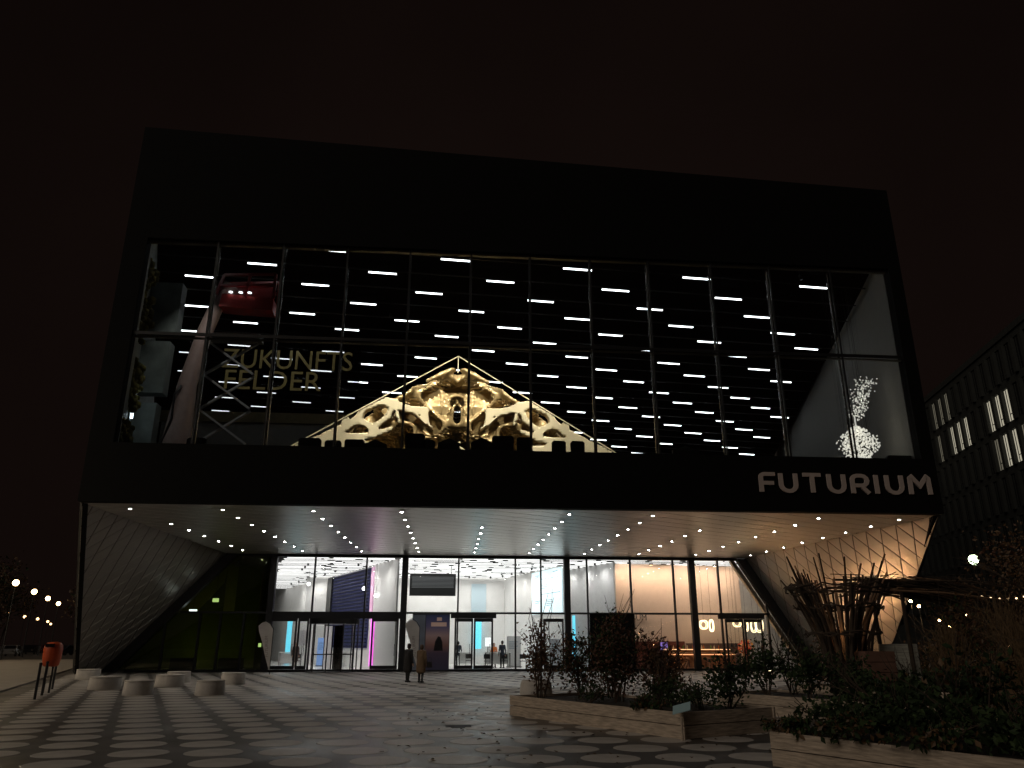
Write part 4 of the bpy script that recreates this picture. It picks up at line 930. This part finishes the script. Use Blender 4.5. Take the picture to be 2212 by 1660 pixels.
B1, B2, B3, B4 = (-1.92, -12.2), (1.0, -20.45), (3.4, -11.4), (7.0, -8.0)
P_ = [(inbed(B1, .5, .5), 1.75, .42, 1100, [2, 2, 3], 'tall reddish shrub at the far corner of the long bed', .075), (inbed(B1, 1.0, 1.3), 1.35, .62, 1700, [2, 3, 0], 'bushy reddish shrub second along the long bed', .08), (inbed(B1, 1.3, 2.0), 1.9, .4, 1100, [3, 0, 1], 'slender upright yellowish shrub in the long bed', .07),
      (inbed(B1, 2.4, 1.3), 1.75, .6, 2200, [2, 2, 0], 'broad dark red shrub before the black panel', .08), (inbed(B1, 2.9, 2.0), 1.35, .5, 1500, [2, 3], 'dark shrub beside the broad red one', .08), (inbed(B1, 3.4, 1.9), 1.05, .42, 700, [3, 2], 'thin brown shrub before the cafe panelling', .075),
      (inbed(B1, 4.0, 1.2), .55, .55, 700, [0, 1], 'low green herb mound in the long bed', .07), (inbed(B1, 5.0, 1.2), .5, .6, 700, [0, 1], 'low green herb mound at the near end of the long bed', .07), (inbed(B1, 2.3, .6), .35, .4, 300, [0, 1], 'small low herb by the boards of the long bed', .06), (inbed(B1, 5.0, 2.0), 1.0, .5, 700, [0, 0, 1], 'knee high dark green bush at the near end of the long bed', .09)]
for loc, h, w, n, mi_, lab, lf in P_: shrub(loc, h, w, n, mi_, lab, lf)
P_ = [(inbed(B3, 1.0, .6), 1.25, .6, 900, [0, 0, 1], 'dark green bush before the cafe bar', .10), (inbed(B3, 2.2, .7), 1.05, .6, 900, [0, 1], 'dark green bush beside the spindly cafe plants', .10), (inbed(B3, 3.4, .8), .7, .6, 900, [0, 0, 1], 'dark green bush in the middle of the kale bed', .10), (inbed(B3, 4.6, .8), .40, .6, 700, [0, 1], 'dark green bush at the near end of the kale bed', .10),
      (inbed(B3, 1.0, 1.7), 1.6, .3, 260, [0, 0], 'narrow dark shrub before the cafe door', .09), (inbed(B3, 2.6, 1.7), .9, .6, 800, [0, 1], 'leafy green plant deep in the kale bed', .10),
      (inbed(B4, 1.2, .6), .9, .6, 800, [0, 3], 'leafy bush at the foot of the stick arbor', .10), (inbed(B4, 2.6, .8), .42, .5, 500, [0, 3, 1], 'leafy bush before the white board', .10), (inbed(B4, 4.0, .8), .55, .7, 800, [0, 0, 1], 'broad dark bush before the brown crate', .11), (inbed(B4, 4.8, 1.8), 1.3, .7, 900, [0, 3], 'tall dark bush right of the white board', .10),
      (inbed(B2, .7, .7), .55, .6, 800, [0, 1], 'trailing green plant over the front bed boards', .09), (inbed(B2, 1.7, .8), .7, .65, 900, [0, 0, 1], 'thick green plant in the front bed', .10), (inbed(B2, 2.8, .8), .6, .6, 900, [0, 1], 'leafy green plant at the picture corner of the front bed', .10), (inbed(B2, .6, 1.9), .8, .6, 800, [0, 1], 'green plant at the back of the front bed', .10), (inbed(B2, 1.8, 1.9), 1.1, .7, 900, [0, 0, 3], 'tall dark plant at the back of the front bed', .11)]
for loc, h, w, n, mi_, lab, lf in P_: shrub(loc, h, w, n, mi_, lab, lf)
for k, (x, y, h) in enumerate(((5.8, -15.5, .5), (7.8, -16.6, .7), (10.4, -14.0, .5), (6.6, -18.6, .9), (11.2, -11.0, 1.5), (15.0, -6.0, 1.9), (18.6, -5.2, 2.2), (13.0, -5.0, 1.6), (21.5, -4.0, 2.4))):
    shrub((x, y, .0), h, .8, 900, [0, 3, 3], 'dark undergrowth bush between the garden beds', .12, 'undergrowth between the garden beds')
# pot at the far corner of the long bed
pt = thing('plant_pot', 'big pale round pot at the end of the long bed', 'plant pot', (-1.15, -10.8, .005)); MB().lathe([(.24, 0), (.36, .12), (.42, .4), (.40, .62), (.36, .72), (.33, .72), (.33, .6)], 22).build('vessel', CONC, pt, True)
shrub((-1.15, -10.8, .6), 1.0, .32, 260, [1, 3], 'small bush growing in the big round pot', .07)
# plant label on the bed
lb = thing('plant_label', 'pale blue plant label tilted on a stake at the bed corner', 'sign', (.62, -17.45, .005)); MB().tube([(0, 0, 0), (0, 0, .42)], .02, 8).build('stake', WOOD, lb)
MB().prism([(-.16, -.03, .42), (.14, -.10, .50), (.20, .06, .62), (-.10, .13, .54)], (0, 0, .012)).build('plate', mat('pale blue plate', (.35, .52, .56), .4), lb)

# woven stick arbor
STICK = mat('dark stick', (.05, .034, .022), .8, noise=.4, scale=6); STICK2 = mat('pale stripped stick', (.20, .12, .07), .7, noise=.3, scale=6)
nx_, ny_ = 8.0, -9.2
ar = thing('stick_arbor', 'funnel of dark woven sticks flaring up before the canopy wall', 'arbor', (nx_, ny_, .005))
for k in range(78):
    a = rng.uniform(0, 2*math.pi); r0 = rng.uniform(.15, .45); r1 = rng.uniform(.9, 1.55); z1 = rng.uniform(3.0, 3.55) if k % 5 else rng.uniform(3.5, 4.2); a2 = a+rng.normal()*.35
    b = MB(); p0 = np.array([r0*math.cos(a), r0*math.sin(a), .1 if k % 3 else .9]); p1 = np.array([r1*math.cos(a2), r1*math.sin(a2), z1])
    b.tube([p0, (p0+p1)/2+rng.normal(size=3)*.07-np.array([math.cos(a), math.sin(a), 0])*.18, p1], [.045, .036, .022], 6); b.build('stick', STICK2 if k % 6 == 0 else STICK, ar)
b = MB()
for k in range(46):
    z = rng.choice([3.0, 3.1, 3.2, 2.6, 1.9]); r = (.45+(z-.1)/3.2*.95)*rng.uniform(.92, 1.08); a = rng.uniform(0, 6.28); pts_ = [(r*math.cos(a+t), r*math.sin(a+t), z+rng.normal()*.05) for t in np.linspace(0, 1.6, 7)]
    b.tube(pts_, .022, 5)
tag(b.build('woven_twigs', STICK, ar), kind='stuff')
pg = thing('branch_pergola', 'pergola roof of piled branches running from the stick arbor', 'pergola', (11.2, -8.6, .005))
for sx, sy in ((-1.3, -.8), (1.5, -.8), (-1.3, .8), (1.5, .8)): MB().tube([(sx, sy, 0), (sx*1.02, sy, 3.15)], [.07, .055], 8).build('post', STICK, pg)
for k in range(44):
    a = np.array([rng.uniform(-2.6, -.8), rng.uniform(-1, 1), 3.0+rng.uniform(.05, .5)]); d = np.array([rng.uniform(2.2, 4.2), rng.normal()*.35, -.35+rng.normal()*.12])
    b = MB(); b.tube([a, a+d*.5+rng.normal(size=3)*.06+[0, 0, .12], a+d], [.035, .03, .014], 6); b.build('branch', STICK if k % 7 else STICK2, pg)
b = MB()
for k in range(260):
    a = np.array([rng.uniform(-2.4, 1.6), rng.uniform(-1, 1), 3.05+rng.uniform(0, .5)]); d = rng.normal(size=3)*[.7, .3, .12]; b.tube([a, a+d], .008, 4)
tag(b.build('twig_litter', STICK, pg), kind='stuff')
# white board and crate below it
wb = thing('white_board', 'pale weathered board leaning on posts below the pergola', 'board', (9.75, -9.0, .005), None, -.08)
for k in range(4): MB().box(-.55, .55, -.02, .012+.004*(k % 2), .66+.235*k, .66+.235*k+.228).build('plank', mat('pale planks', (.62, .62, .54), .7, noise=.3, scale=3, stretch=(1, 1, 8)), wb)
for sx in (-.45, .45): MB().box(sx-.03, sx+.03, .02, .08, 0, 1.55).build('post', WOOD, wb)
cr = thing('wooden_crate', 'brown wooden crate standing under the stick arbor', 'crate', (8.5, -9.9, .005))
for k in range(5): MB().box(-.42, .42, -.3, -.28, .05+.27*k, .05+.27*k+.25).build('slat', mat('reddish timber', (.16, .085, .06), .7, noise=.3), cr)
MB().box(-.42, .42, -.275, .3, .03, 1.4).build('body', mat('reddish timber', (.16, .085, .06), .7, noise=.3), cr)
for k, (x, y, h) in enumerate(((9.2, -10.2, 1.35), (9.9, -10.4, .95))): shrub((x, y, 0), h, .25, 120, [0], 'thin dark plant crossing the pale board', .13, 'thin plants before the pale board')
sl = thing('string_lights', 'string of small warm bulbs hung between the garden trees', 'string lights', (13.2, -6.5, .005))
pts_ = [np.array([5.2*t, 1.2*t, 3.55-.55*math.sin(math.pi*t)+.25*t]) for t in np.linspace(0, 1, 15)]
MB().tube(pts_, .008, 5).build('cord', FRAME, sl)
for p in pts_[1:-1]: MB().ball((p[0], p[1], p[2]-.06), .035, 8).build('bulb', mat('warm bulb', (1, .8, .5), emit=5, ecol=(1, .66, .36)), sl)
for p in (pts_[0], pts_[-1]): MB().tube([(p[0], p[1], 0), p], .025, 6).build('pole', STICK, sl)
for k, (px, py, y) in enumerate(((1800, 1370, -9.0), (1985, 1310, -6), (1967, 1300, -6), (2030, 1340, -6), (2050, 1355, -6), (2090, 1330, -5), (2180, 1395, -5), (2190, 1440, -7))):  # bulbs boosted to warm the foliage; first lantern added to light the arbor
    p = at(px, py, y=y); o = thing('garden_lantern', 'tiny warm lantern on a rod among the garden shrubs', 'lantern', (p[0], y, .005), 'tiny lanterns among the shrubs')
    MB().tube([(0, 0, 0), (0, 0, p[2]-.05)], .012, 6).build('rod', FRAME, o); MB().ball((0, 0, p[2]), .05, 8).build('bulb', mat('lantern bulb', (1, .8, .5), emit=45, ecol=(1, .60, .28)), o)

# feather flags by the entrance
FLAG = mat('flag cloth', (.55, .52, .5), .8, noise=.15, scale=1.5)
for (x, y, lab, h) in ((-12.35, 11.6, 'white feather banner standing before the left entrance doors', 2.75), (-4.75, 12.6, 'white feather banner standing behind the couple', 2.9)):
    o = thing('feather_banner', lab, 'banner', (x, y, .005), 'feather banners before the entrance')
    ang = np.linspace(0, 1, 10); spine = [(.0+.0*t, 0, h*t*.86) for t in ang]+[(-.18, 0, h*.95), (-.42, 0, h), (-.62, 0, h*.97)]
    MB().tube(spine, .018, 6).build('pole', FRAME, o)
    edge = [(-.06, .35), (-.30, 1.0), (-.52, 1.7), (-.72, 2.2), (-.78, 2.5)]
    poly = [(-.02, .3)]+[(-.02, h*.6), (-.02, h*.84), (-.2, h*.94), (-.42, h*.985), (-.62, h*.96)]+[(e_[0], e_[1]*h/2.75) for e_ in edge[::-1]]
    MB().prism([(p[0], -.012, p[1]) for p in poly], (0, .012, 0)).build('cloth', FLAG, o)
    MB().lathe([(.26, 0), (.24, .05), (.05, .1)], 18).build('foot', CONC, o)
    me = text_mesh('FUTURIUM', .22, 'print', mat('flag print', (.25, .22, .2), .8), .001); me.transform(Matrix.Rotation(math.pi/2, 4, 'X')@Matrix.Rotation(math.radians(96), 4, 'Z')); link('print', me, o, (-.14, -.0145, .95))

# ------------------------------------------------------------------ office block on the right
OA = np.array([39.3, 17.7]); od = np.array([.239, .971]); on = np.array([.971, -.239])
ob = thing('office_block', 'dark office block with a few lit upright windows beside the museum', 'building', (0, 0, 0))
OW = mat('dark render', (.030, .033, .030), .8, noise=.2)
pt3 = lambda s_, z, d=0.0: (OA[0]+od[0]*s_+on[0]*d, OA[1]+od[1]*s_+on[1]*d, z)
MB().prism([pt3(-34, 0, .3), pt3(60, 0, .3), pt3(60, 0, 16), pt3(-34, 0, 16)], (0, 0, 24.6)).build('core', OW, ob)
MB().prism([pt3(-34, 24.6, -.15), pt3(60, 24.6, -.15), pt3(60, 24.6, 16), pt3(-34, 24.6, 16)], (0, 0, .5)).build('roof_edge', OW, ob)
for r_ in range(8):
    MB().prism([pt3(-34, 2.3+3.25*r_-1.0, -.03), pt3(60, 2.3+3.25*r_-1.0, -.03), pt3(60, 2.3+3.25*r_-1.0, .3), pt3(-34, 2.3+3.25*r_-1.0, .3)], (0, 0, .62)).build('spandrel', OW, ob)
LITW = [mat('lit office window', (.9, .85, .65), .5, emit=.36, ecol=(1, .93, .72)), mat('dim office window', (.5, .48, .38), .5, emit=.09, ecol=(1, .93, .7)), mat('dark office window', (.012, .013, .014), .12)]
lit = {(19.2, 6): 1, (17.6, 6): 1, (16.0, 6): 1, (19.2, 5): 1, (14.4, 5): 0, (12.8, 5): 0, (16.0, 5): 0, (8.0, 5): 0, (6.4, 5): 0, (4.8, 5): 0, (6.4, 4): 0, (4.8, 4): 0, (3.2, 4): 1, (8.0, 4): 1}
for r_ in range(1, 7):
    for k in range(-5, 26):
        s0 = 1.6*k; z0 = 1.95+3.25*r_-.0; li = lit.get((round(s0, 1), r_), 2)
        w = MB().prism([pt3(s0, z0, .02), pt3(s0+.66, z0, .02), pt3(s0+.66, z0+2.5, .02), pt3(s0, z0+2.5, .02)], (on[0]*.2, on[1]*.2, 0)).build('window', LITW[li], ob)
        MB().bar(pt3(s0+.36, z0, -.0), pt3(s0+.36, z0+2.5, -.0), .05, .05).build('glazing_bar', OW, w)
        MB().bar(pt3(s0+.03, z0+.5, -.0), pt3(s0+.33, z0+.5, -.0), .05, .05).build('glazing_rail', OW, w)
        MB().prism([pt3(s0+.74, z0-.1, -.22), pt3(s0+1.18, z0-.1, -.22), pt3(s0+1.18, z0-.1, .29), pt3(s0+.74, z0-.1, .29)], (0, 0, 2.7)).build('fin', OW, ob)

# ------------------------------------------------------------------ people
SKIN = mat('skin', (.42, .26, .19), .55)
def person(loc, rz, segs, mats_, lab, extra=None, h=.020):
    """segs: (a, b, ra, rb, material index) capsules blended into one continuous body"""
    lo = np.min([np.minimum(np.array(s_[0])-s_[2], np.array(s_[1])-s_[3]) for s_ in segs], 0)-.05; hi = np.max([np.maximum(np.array(s_[0])+s_[2], np.array(s_[1])+s_[3]) for s_ in segs], 0)+.05
    g = [np.arange(lo[i], hi[i]+h, h) for i in range(3)]; P = np.stack(np.meshgrid(*g, indexing='ij'), -1)
    F = None; best = None; own = None
    for s_ in segs:
        d = capsule(P, *s_[:4]); F = d if F is None else smin(F, d, .028 if s_[2] > .02 else .008)
    V, T = march(F, lo, h); c = V[T].mean(1); D = np.stack([capsule(c, *s_[:4]) for s_ in segs], 1); mi_ = np.array([s_[4] for s_ in segs])[D.argmin(1)]
    V[:, 2] -= V[:, 2].min()
    o = thing('person', lab, 'person', loc, None, rz)
    me = bpy.data.meshes.new('body'); me.from_pydata(V.tolist(), [], T.tolist())
    for m in mats_: me.materials.append(m)
    me.polygons.foreach_set('material_index', mi_.tolist()); me.polygons.foreach_set('use_smooth', [True]*len(T)); me.update(); link('body', me, o)
    return o
def hand(wr, d, side, mi):
    """palm and five curled fingers from the wrist along d"""
    wr = np.array(wr, float); d = np.array(d, float); d /= np.linalg.norm(d); f = np.array([0, -1, 0]); s_ = np.cross(d, f); s_ /= np.linalg.norm(s_)+1e-9
    out = [(wr, wr+d*.07, .028, .036, mi)]
    for k, L in enumerate((.062, .072, .066, .05)):
        b0 = wr+d*.08+f*(.027-.018*k); b1 = b0+d*L*.55; out += [(b0, b1, .0115, .0105, mi), (b1, b1+d*L*.4+s_*side*.02, .0105, .009, mi)]
    t0 = wr+d*.03+f*.03; t1 = t0+d*.035+f*.025; return out+[(t0, t1, .0125, .0115, mi), (t1, t1+d*.03+f*.004, .0115, .010, mi)]
def figure(H=1.7, coat=True, stride=.0, arm='down', lean=0.0, bag=False, slim=1.0):
    """standing figure facing -y; materials 0 coat, 1 trousers, 2 shoes, 3 skin, 4 hair"""
    k = H/1.7; S_ = []
    hip, kn, an = .90*k, .48*k, .09*k
    for s_ in (-1, 1):
        x = .095*k*s_; dy = stride*s_
        S_ += [((x*.9, 0, hip), (x, -dy*.5-.02, kn), .088*slim, .062*slim, 1), ((x, -dy*.5-.02, kn), (x, -dy, an), .06*slim, .042*slim, 1), ((x, -dy+.05, .05), (x, -dy-.13, .035), .045, .038, 2)]
    S_ += [((0, 0, hip), (0, 0, 1.13*k), .145*slim, .13*slim, 0), ((-.04, 0, 1.15*k), (-.07, -lean*.2, 1.35*k), .12*slim, .10, 0), ((.04, 0, 1.15*k), (.07, -lean*.2, 1.35*k), .12*slim, .10, 0), ((-.15*k, -lean*.2, 1.385*k), (.15*k, -lean*.2, 1.385*k), .065, .065, 0)]
    if coat: S_ += [((-.06, 0.0, 1.05*k), (-.09, .0, .56*k), .13*slim, .125*slim, 0), ((.06, 0.0, 1.05*k), (.09, 0, .56*k), .13*slim, .125*slim, 0), ((0, 0, 1.0*k), (0, 0, .56*k), .14, .15, 0)]
    hy = -lean*.35-.01
    S_ += [((0, -lean*.2, 1.38*k), (0, hy, 1.5*k), .052, .048, 3), ((0, hy-.012, 1.55*k), (0, hy-.008, 1.61*k), .072, .082, 3), ((0, hy-.09, 1.575*k), (0, hy-.098, 1.558*k), .012, .015, 3), ((0, hy-.03, 1.505*k), (0, hy-.045, 1.53*k), .045, .05, 3)]
    for s_ in (-1, 1): S_ += [((s_*.078, hy, 1.585*k), (s_*.083, hy, 1.555*k), .014, .012, 3)]
    S_ += [((0, hy+.022, 1.63*k), (0, hy+.03, 1.57*k), .088, .085, 4)]
    for s_ in (-1, 1):
        sh = np.array([s_*.18*k, -lean*.2, 1.385*k])
        if arm == 'down' or (arm == 'phone' and s_ < 0): el = sh+[s_*.05, .02, -.29*k]; wr = el+[s_*.01, -.05, -.25*k]
        elif arm == 'crossed': el = sh+[s_*.06, -.02, -.28*k]; wr = el+[-s_*.16, -.18, .04*k]
        else: el = sh+[s_*.04, -.06, -.27*k]; wr = el+[-s_*.06, -.20, .12*k]
        S_ += [(sh, el, .056*slim, .046, 0), (el, wr, .044, .03, 0)]+hand(wr, wr-el, -s_, 3)
    return S_
DKC = mat('dark coat', (.018, .016, .016), .8, noise=.2); TANC = mat('tan coat', (.17, .11, .06), .8, noise=.15); TRO = mat('black trousers', (.012, .012, .013), .8); SHO = mat('black shoes', (.01, .01, .01), .5); HAIR = mat('dark hair', (.02, .013, .009), .6); HAIR2 = mat('brown hair', (.07, .04, .022), .6)
SUIT = mat('navy suit', (.015, .02, .035), .7)
person((-5.0, 4.5, .005), 2.5, figure(1.60, True, .06, 'down', .15), [DKC, TRO, SHO, SKIN, HAIR], 'person in a dark coat walking beside one in a tan coat')
w_ = person((-4.42, 4.25, .005), 2.75, figure(1.55, True, .04, 'phone', .1), [TANC, TRO, SHO, SKIN, HAIR2], 'person in a long tan coat with black trousers on the plaza')
bg_ = thing('shoulder_bag', 'small dark bag held by the person in the tan coat', 'bag', (-4.06, 4.15, .62)); MB().prism([(-.13, -.05, 0), (.13, -.05, 0), (.11, -.05, .24), (-.11, -.05, .24)], (0, .1, 0)).build('body', DKC, bg_); MB().tube([(-.1, 0, .24), (-.06, 0, .42), (.06, 0, .42), (.1, 0, .24)], .009, 5).build('strap', DKC, bg_)
p = at(805, 1443, z=.03); person((-8.22, 24.5, .03), .9, figure(1.70, False, .10, 'phone', .12, slim=.95), [DKC, TRO, SHO, SKIN, HAIR], 'person in black standing inside the right entrance door')
p = at(989, 1440, y=28); person((p[0], 28, .03), 3.3, figure(1.74, False, .02, 'down', 0), [SUIT, TRO, SHO, SKIN, HAIR], 'person in a dark suit at the white stand inside')
p = at(1084, 1440, y=24.4); person((p[0], 24.0, .03), 3.5, figure(1.78, False, .02, 'down', 0), [SUIT, TRO, SHO, SKIN, HAIR], 'person in a navy suit seen from behind at the low table')
p = at(1068, 1440, y=24.6); person((p[0], 25.2, .03), .4, figure(1.62, False, .02, 'crossed', 0), [mat('orange jacket', (.6, .16, .03), .7), TRO, SHO, SKIN, HAIR], 'person in an orange jacket facing the one in navy')
p = at(636, 1440, y=25); person((p[0], 25, .03), .5, figure(1.66, True, .03, 'down', 0), [mat('brown coat', (.06, .04, .03), .8), TRO, SHO, SKIN, HAIR2], 'person in a brown coat behind the narrow glass door')

# warm floor lamps that wash the right canopy wall
for k, (x, y, tx, ty, tz) in enumerate(((15.4, 14.2, 18.6, 10.0, 5.2), (14.6, 9.0, 18.4, 4.5, 5.8))):
    o = thing('floor_uplight', ['warm floor uplight by the cafe doors washing the canopy wall', 'warm floor uplight behind the stick arbor washing the canopy wall'][k], 'uplight', (x, y, .005))
    MB().box(-.15, .15, -.1, .1, 0, .12).build('housing', FRAME, o); MB().box(-.13, .13, -.08, .08, .121, .13).build('lens', WG, o)
    ld = bpy.data.lights.new('uplight_beam', 'SPOT'); ld.energy = 1250 if k == 0 else 150; ld.spot_size = math.radians(110); ld.spot_blend = .8; ld.color = (1, .53, .24); ld.shadow_soft_size = .12
    lo = bpy.data.objects.new('uplight_beam', ld); COL.objects.link(lo); lo.parent = o; lo.location = (0, 0, .16); lo.rotation_euler = Vector((tx-x, ty-y, tz)).to_track_quat('-Z', 'Y').to_euler()

# dry grasses and bare stems along the right edge of the garden
STRAW = [mat('dry straw', (.15, .095, .045), .8), mat('dry dark stem', (.075, .045, .022), .8)]
for k, (x, y, h) in enumerate(((9.6, -11.6, 2.4), (11.0, -12.6, 2.9), (12.4, -9.8, 3.4), (13.6, -12.0, 3.2), (10.0, -14.6, 2.2), (15.4, -8.2, 3.8), (16.8, -10.2, 3.9), (8.2, -15.2, 1.7), (18.6, -6.8, 4.2), (14.6, -5.6, 3.2), (8.9, -17.0, 1.5), (12.0, -15.6, 2.4))):
    o = thing('dry_grass', 'clump of tall dry straw brown grass in the garden', 'grass', (x, y, .0), 'clumps of dry grass in the garden')
    for nm, cnt, mi_ in (('blades', 150, 0), ('bare_stems', 26, 1)):
        b = MB()
        for q_ in range(cnt):
            a = rng.uniform(0, 6.28); sp = rng.uniform(.05, .55)*h*.6; hh = h*rng.uniform(.45, 1.0); p0 = np.array([rng.normal()*.15, rng.normal()*.15, 0.0]); dv = np.array([math.cos(a), math.sin(a), 0])
            b.tube([p0, p0+dv*sp*.25+[0, 0, hh*.55], p0+dv*sp*.7+[0, 0, hh*.9], p0+dv*sp*1.25+[0, 0, hh*(.98 if q_ % 3 else .8)]], [.007, .006, .005, .003] if nm == 'blades' else [.014, .011, .008, .004], 3, cap=False)
        b.build(nm, STRAW[mi_], o)
# bottles added for their glints on the back counter of the cafe bar
for k in range(14):
    o = thing('bottle', 'small glass bottle added for glints on the back counter of the cafe bar', 'bottle', (11.25+.31*k+rng.normal()*.04, 21.12, 1.225), 'bottles on the cafe back counter')
    MB().lathe([(.04, 0), (.042, .17), (.02, .24), (.015, .31)], 10).build('glass_body', mat('bottle glass %d' % (k % 3), ((.4, .12, .03), (.1, .22, .06), (.6, .5, .35))[k % 3], .1), o, True); MB().lathe([(.018, .311), (.018, .335), (.004, .34)], 8).build('cap', STEEL, o)

for loc, h, w, lab in ((inbed(B2, .25, .12), .30, .38, 'trailing green plant spilling over the near corner boards'), (inbed(B2, 1.15, .05), .34, .42, 'trailing green plant hanging over the middle of the front boards'), (inbed(B2, 2.3, .08), .34, .45, 'trailing green plant over the front boards by the picture edge'), (inbed(B1, 4.6, .12), .25, .30, 'trailing herb over the boards near the plant label')):
    shrub(loc, h, w, 420, [0, 1, 3], lab, .085, None, 'trailing_plant', 4)
b = MB()
for k in range(240):
    p = np.array([rng.uniform(-4.5, 3.5), rng.uniform(-21, -9.5), .014]); 
    a = rng.uniform(0, 6.28); d = np.array([math.cos(a), math.sin(a), rng.uniform(-.05, .2)])*rng.uniform(.03, .06); w = np.array([-d[1], d[0], rng.uniform(-.01, .02)])*.6
    b.add([p-d, p+w+[0, 0, .012], p+d, p-w+[0, 0, .012]], [(0, 1, 2), (0, 2, 3)])
tag(b.build('fallen_leaves', LEAF[3]), 'scattered fallen leaves on the plaza round the beds', 'leaves', kind='stuff')
dr = thing('floor_drain', 'dark slotted drain set in the plaza before the long bed', 'drain', (-3.2, -14.6, .004))
MB().box(-.3, .3, -.3, .3, 0, .006).build('frame', FRAME, dr)
for k in range(7): MB().box(-.26, .26, -.24+.075*k, -.205+.075*k, .0062, .012).build('slot_bar', mat('cast iron', (.05, .05, .05), .5, .6), dr)
# round sign, roll-up banners and leaflet racks in the lobby
p = at(649, 1440, y=23.5); o = thing('round_sign', 'round white sign on a pole behind the narrow glass door', 'sign', (p[0], 23.5, .03))
MB().tube([(0, 0, 0), (0, 0, 1.5)], .025, 8).build('pole', FRAME, o); MB().tube([(0, -.03, 1.95), (0, .0, 1.95)], .5, 24).build('disc', mat('white sign', (.6, .6, .6), .5), o); MB().lathe([(.22, 0), (.2, .03), (.03, .05)], 14).build('foot', FRAME, o)
for px, y, w, hh, col, lab in ((1110, 26, 1.0, 2.1, (.5, .5, .5), 'grey information panel behind the glass right of the double door'), (1200, 23, .7, 1.9, (.62, .64, .68), 'pale roll up banner under the projection screen'), (690, 30, .5, 2.0, (.2, .35, .7), 'blue lit screen column behind the revolving door'), (838, 21.5, .5, 1.9, (.12, .12, .12), 'dark roll up banner by the standing figure')):
    p = at(px, 1440, y=y); o = thing('roll_up_panel', lab, 'panel', (p[0], y, .03))
    MB().box(-w/2, w/2, -.02, .02, .06, hh).build('panel', mat('roll up %s' % (col,), col, .5, emit=.3 if col[2] == .7 else 0), o); MB().box(-w/2-.05, w/2+.05, -.12, .12, 0, .055).build('foot', FRAME, o)
    for k in range(4): MB().box(-w*.35, w*(.3-.1*(k % 2)), -.024, -.021, hh*.8-.14*k, hh*.8-.14*k+.05).build('text_line', dgm, o)

for x, y, h, w, lab in ((10.7, -10.8, 2.5, .75, 'tall dense brown bush just right of the pale board'), (12.6, -7.6, 3.3, 1.0, 'tall dense dark bush under the end of the pergola'), (9.3, -6.6, 2.2, .8, 'dense dark bush behind the stick arbor'), (14.4, -10.6, 3.4, 1.1, 'tall dense brown bush among the dry grass'), (17.0, -12.6, 3.9, 1.2, 'tallest brown bush at the garden corner')):
    shrub((x, y, 0), h, w, 2200, [0, 3, 3, 2], lab, .12, None, 'shrub', 9)
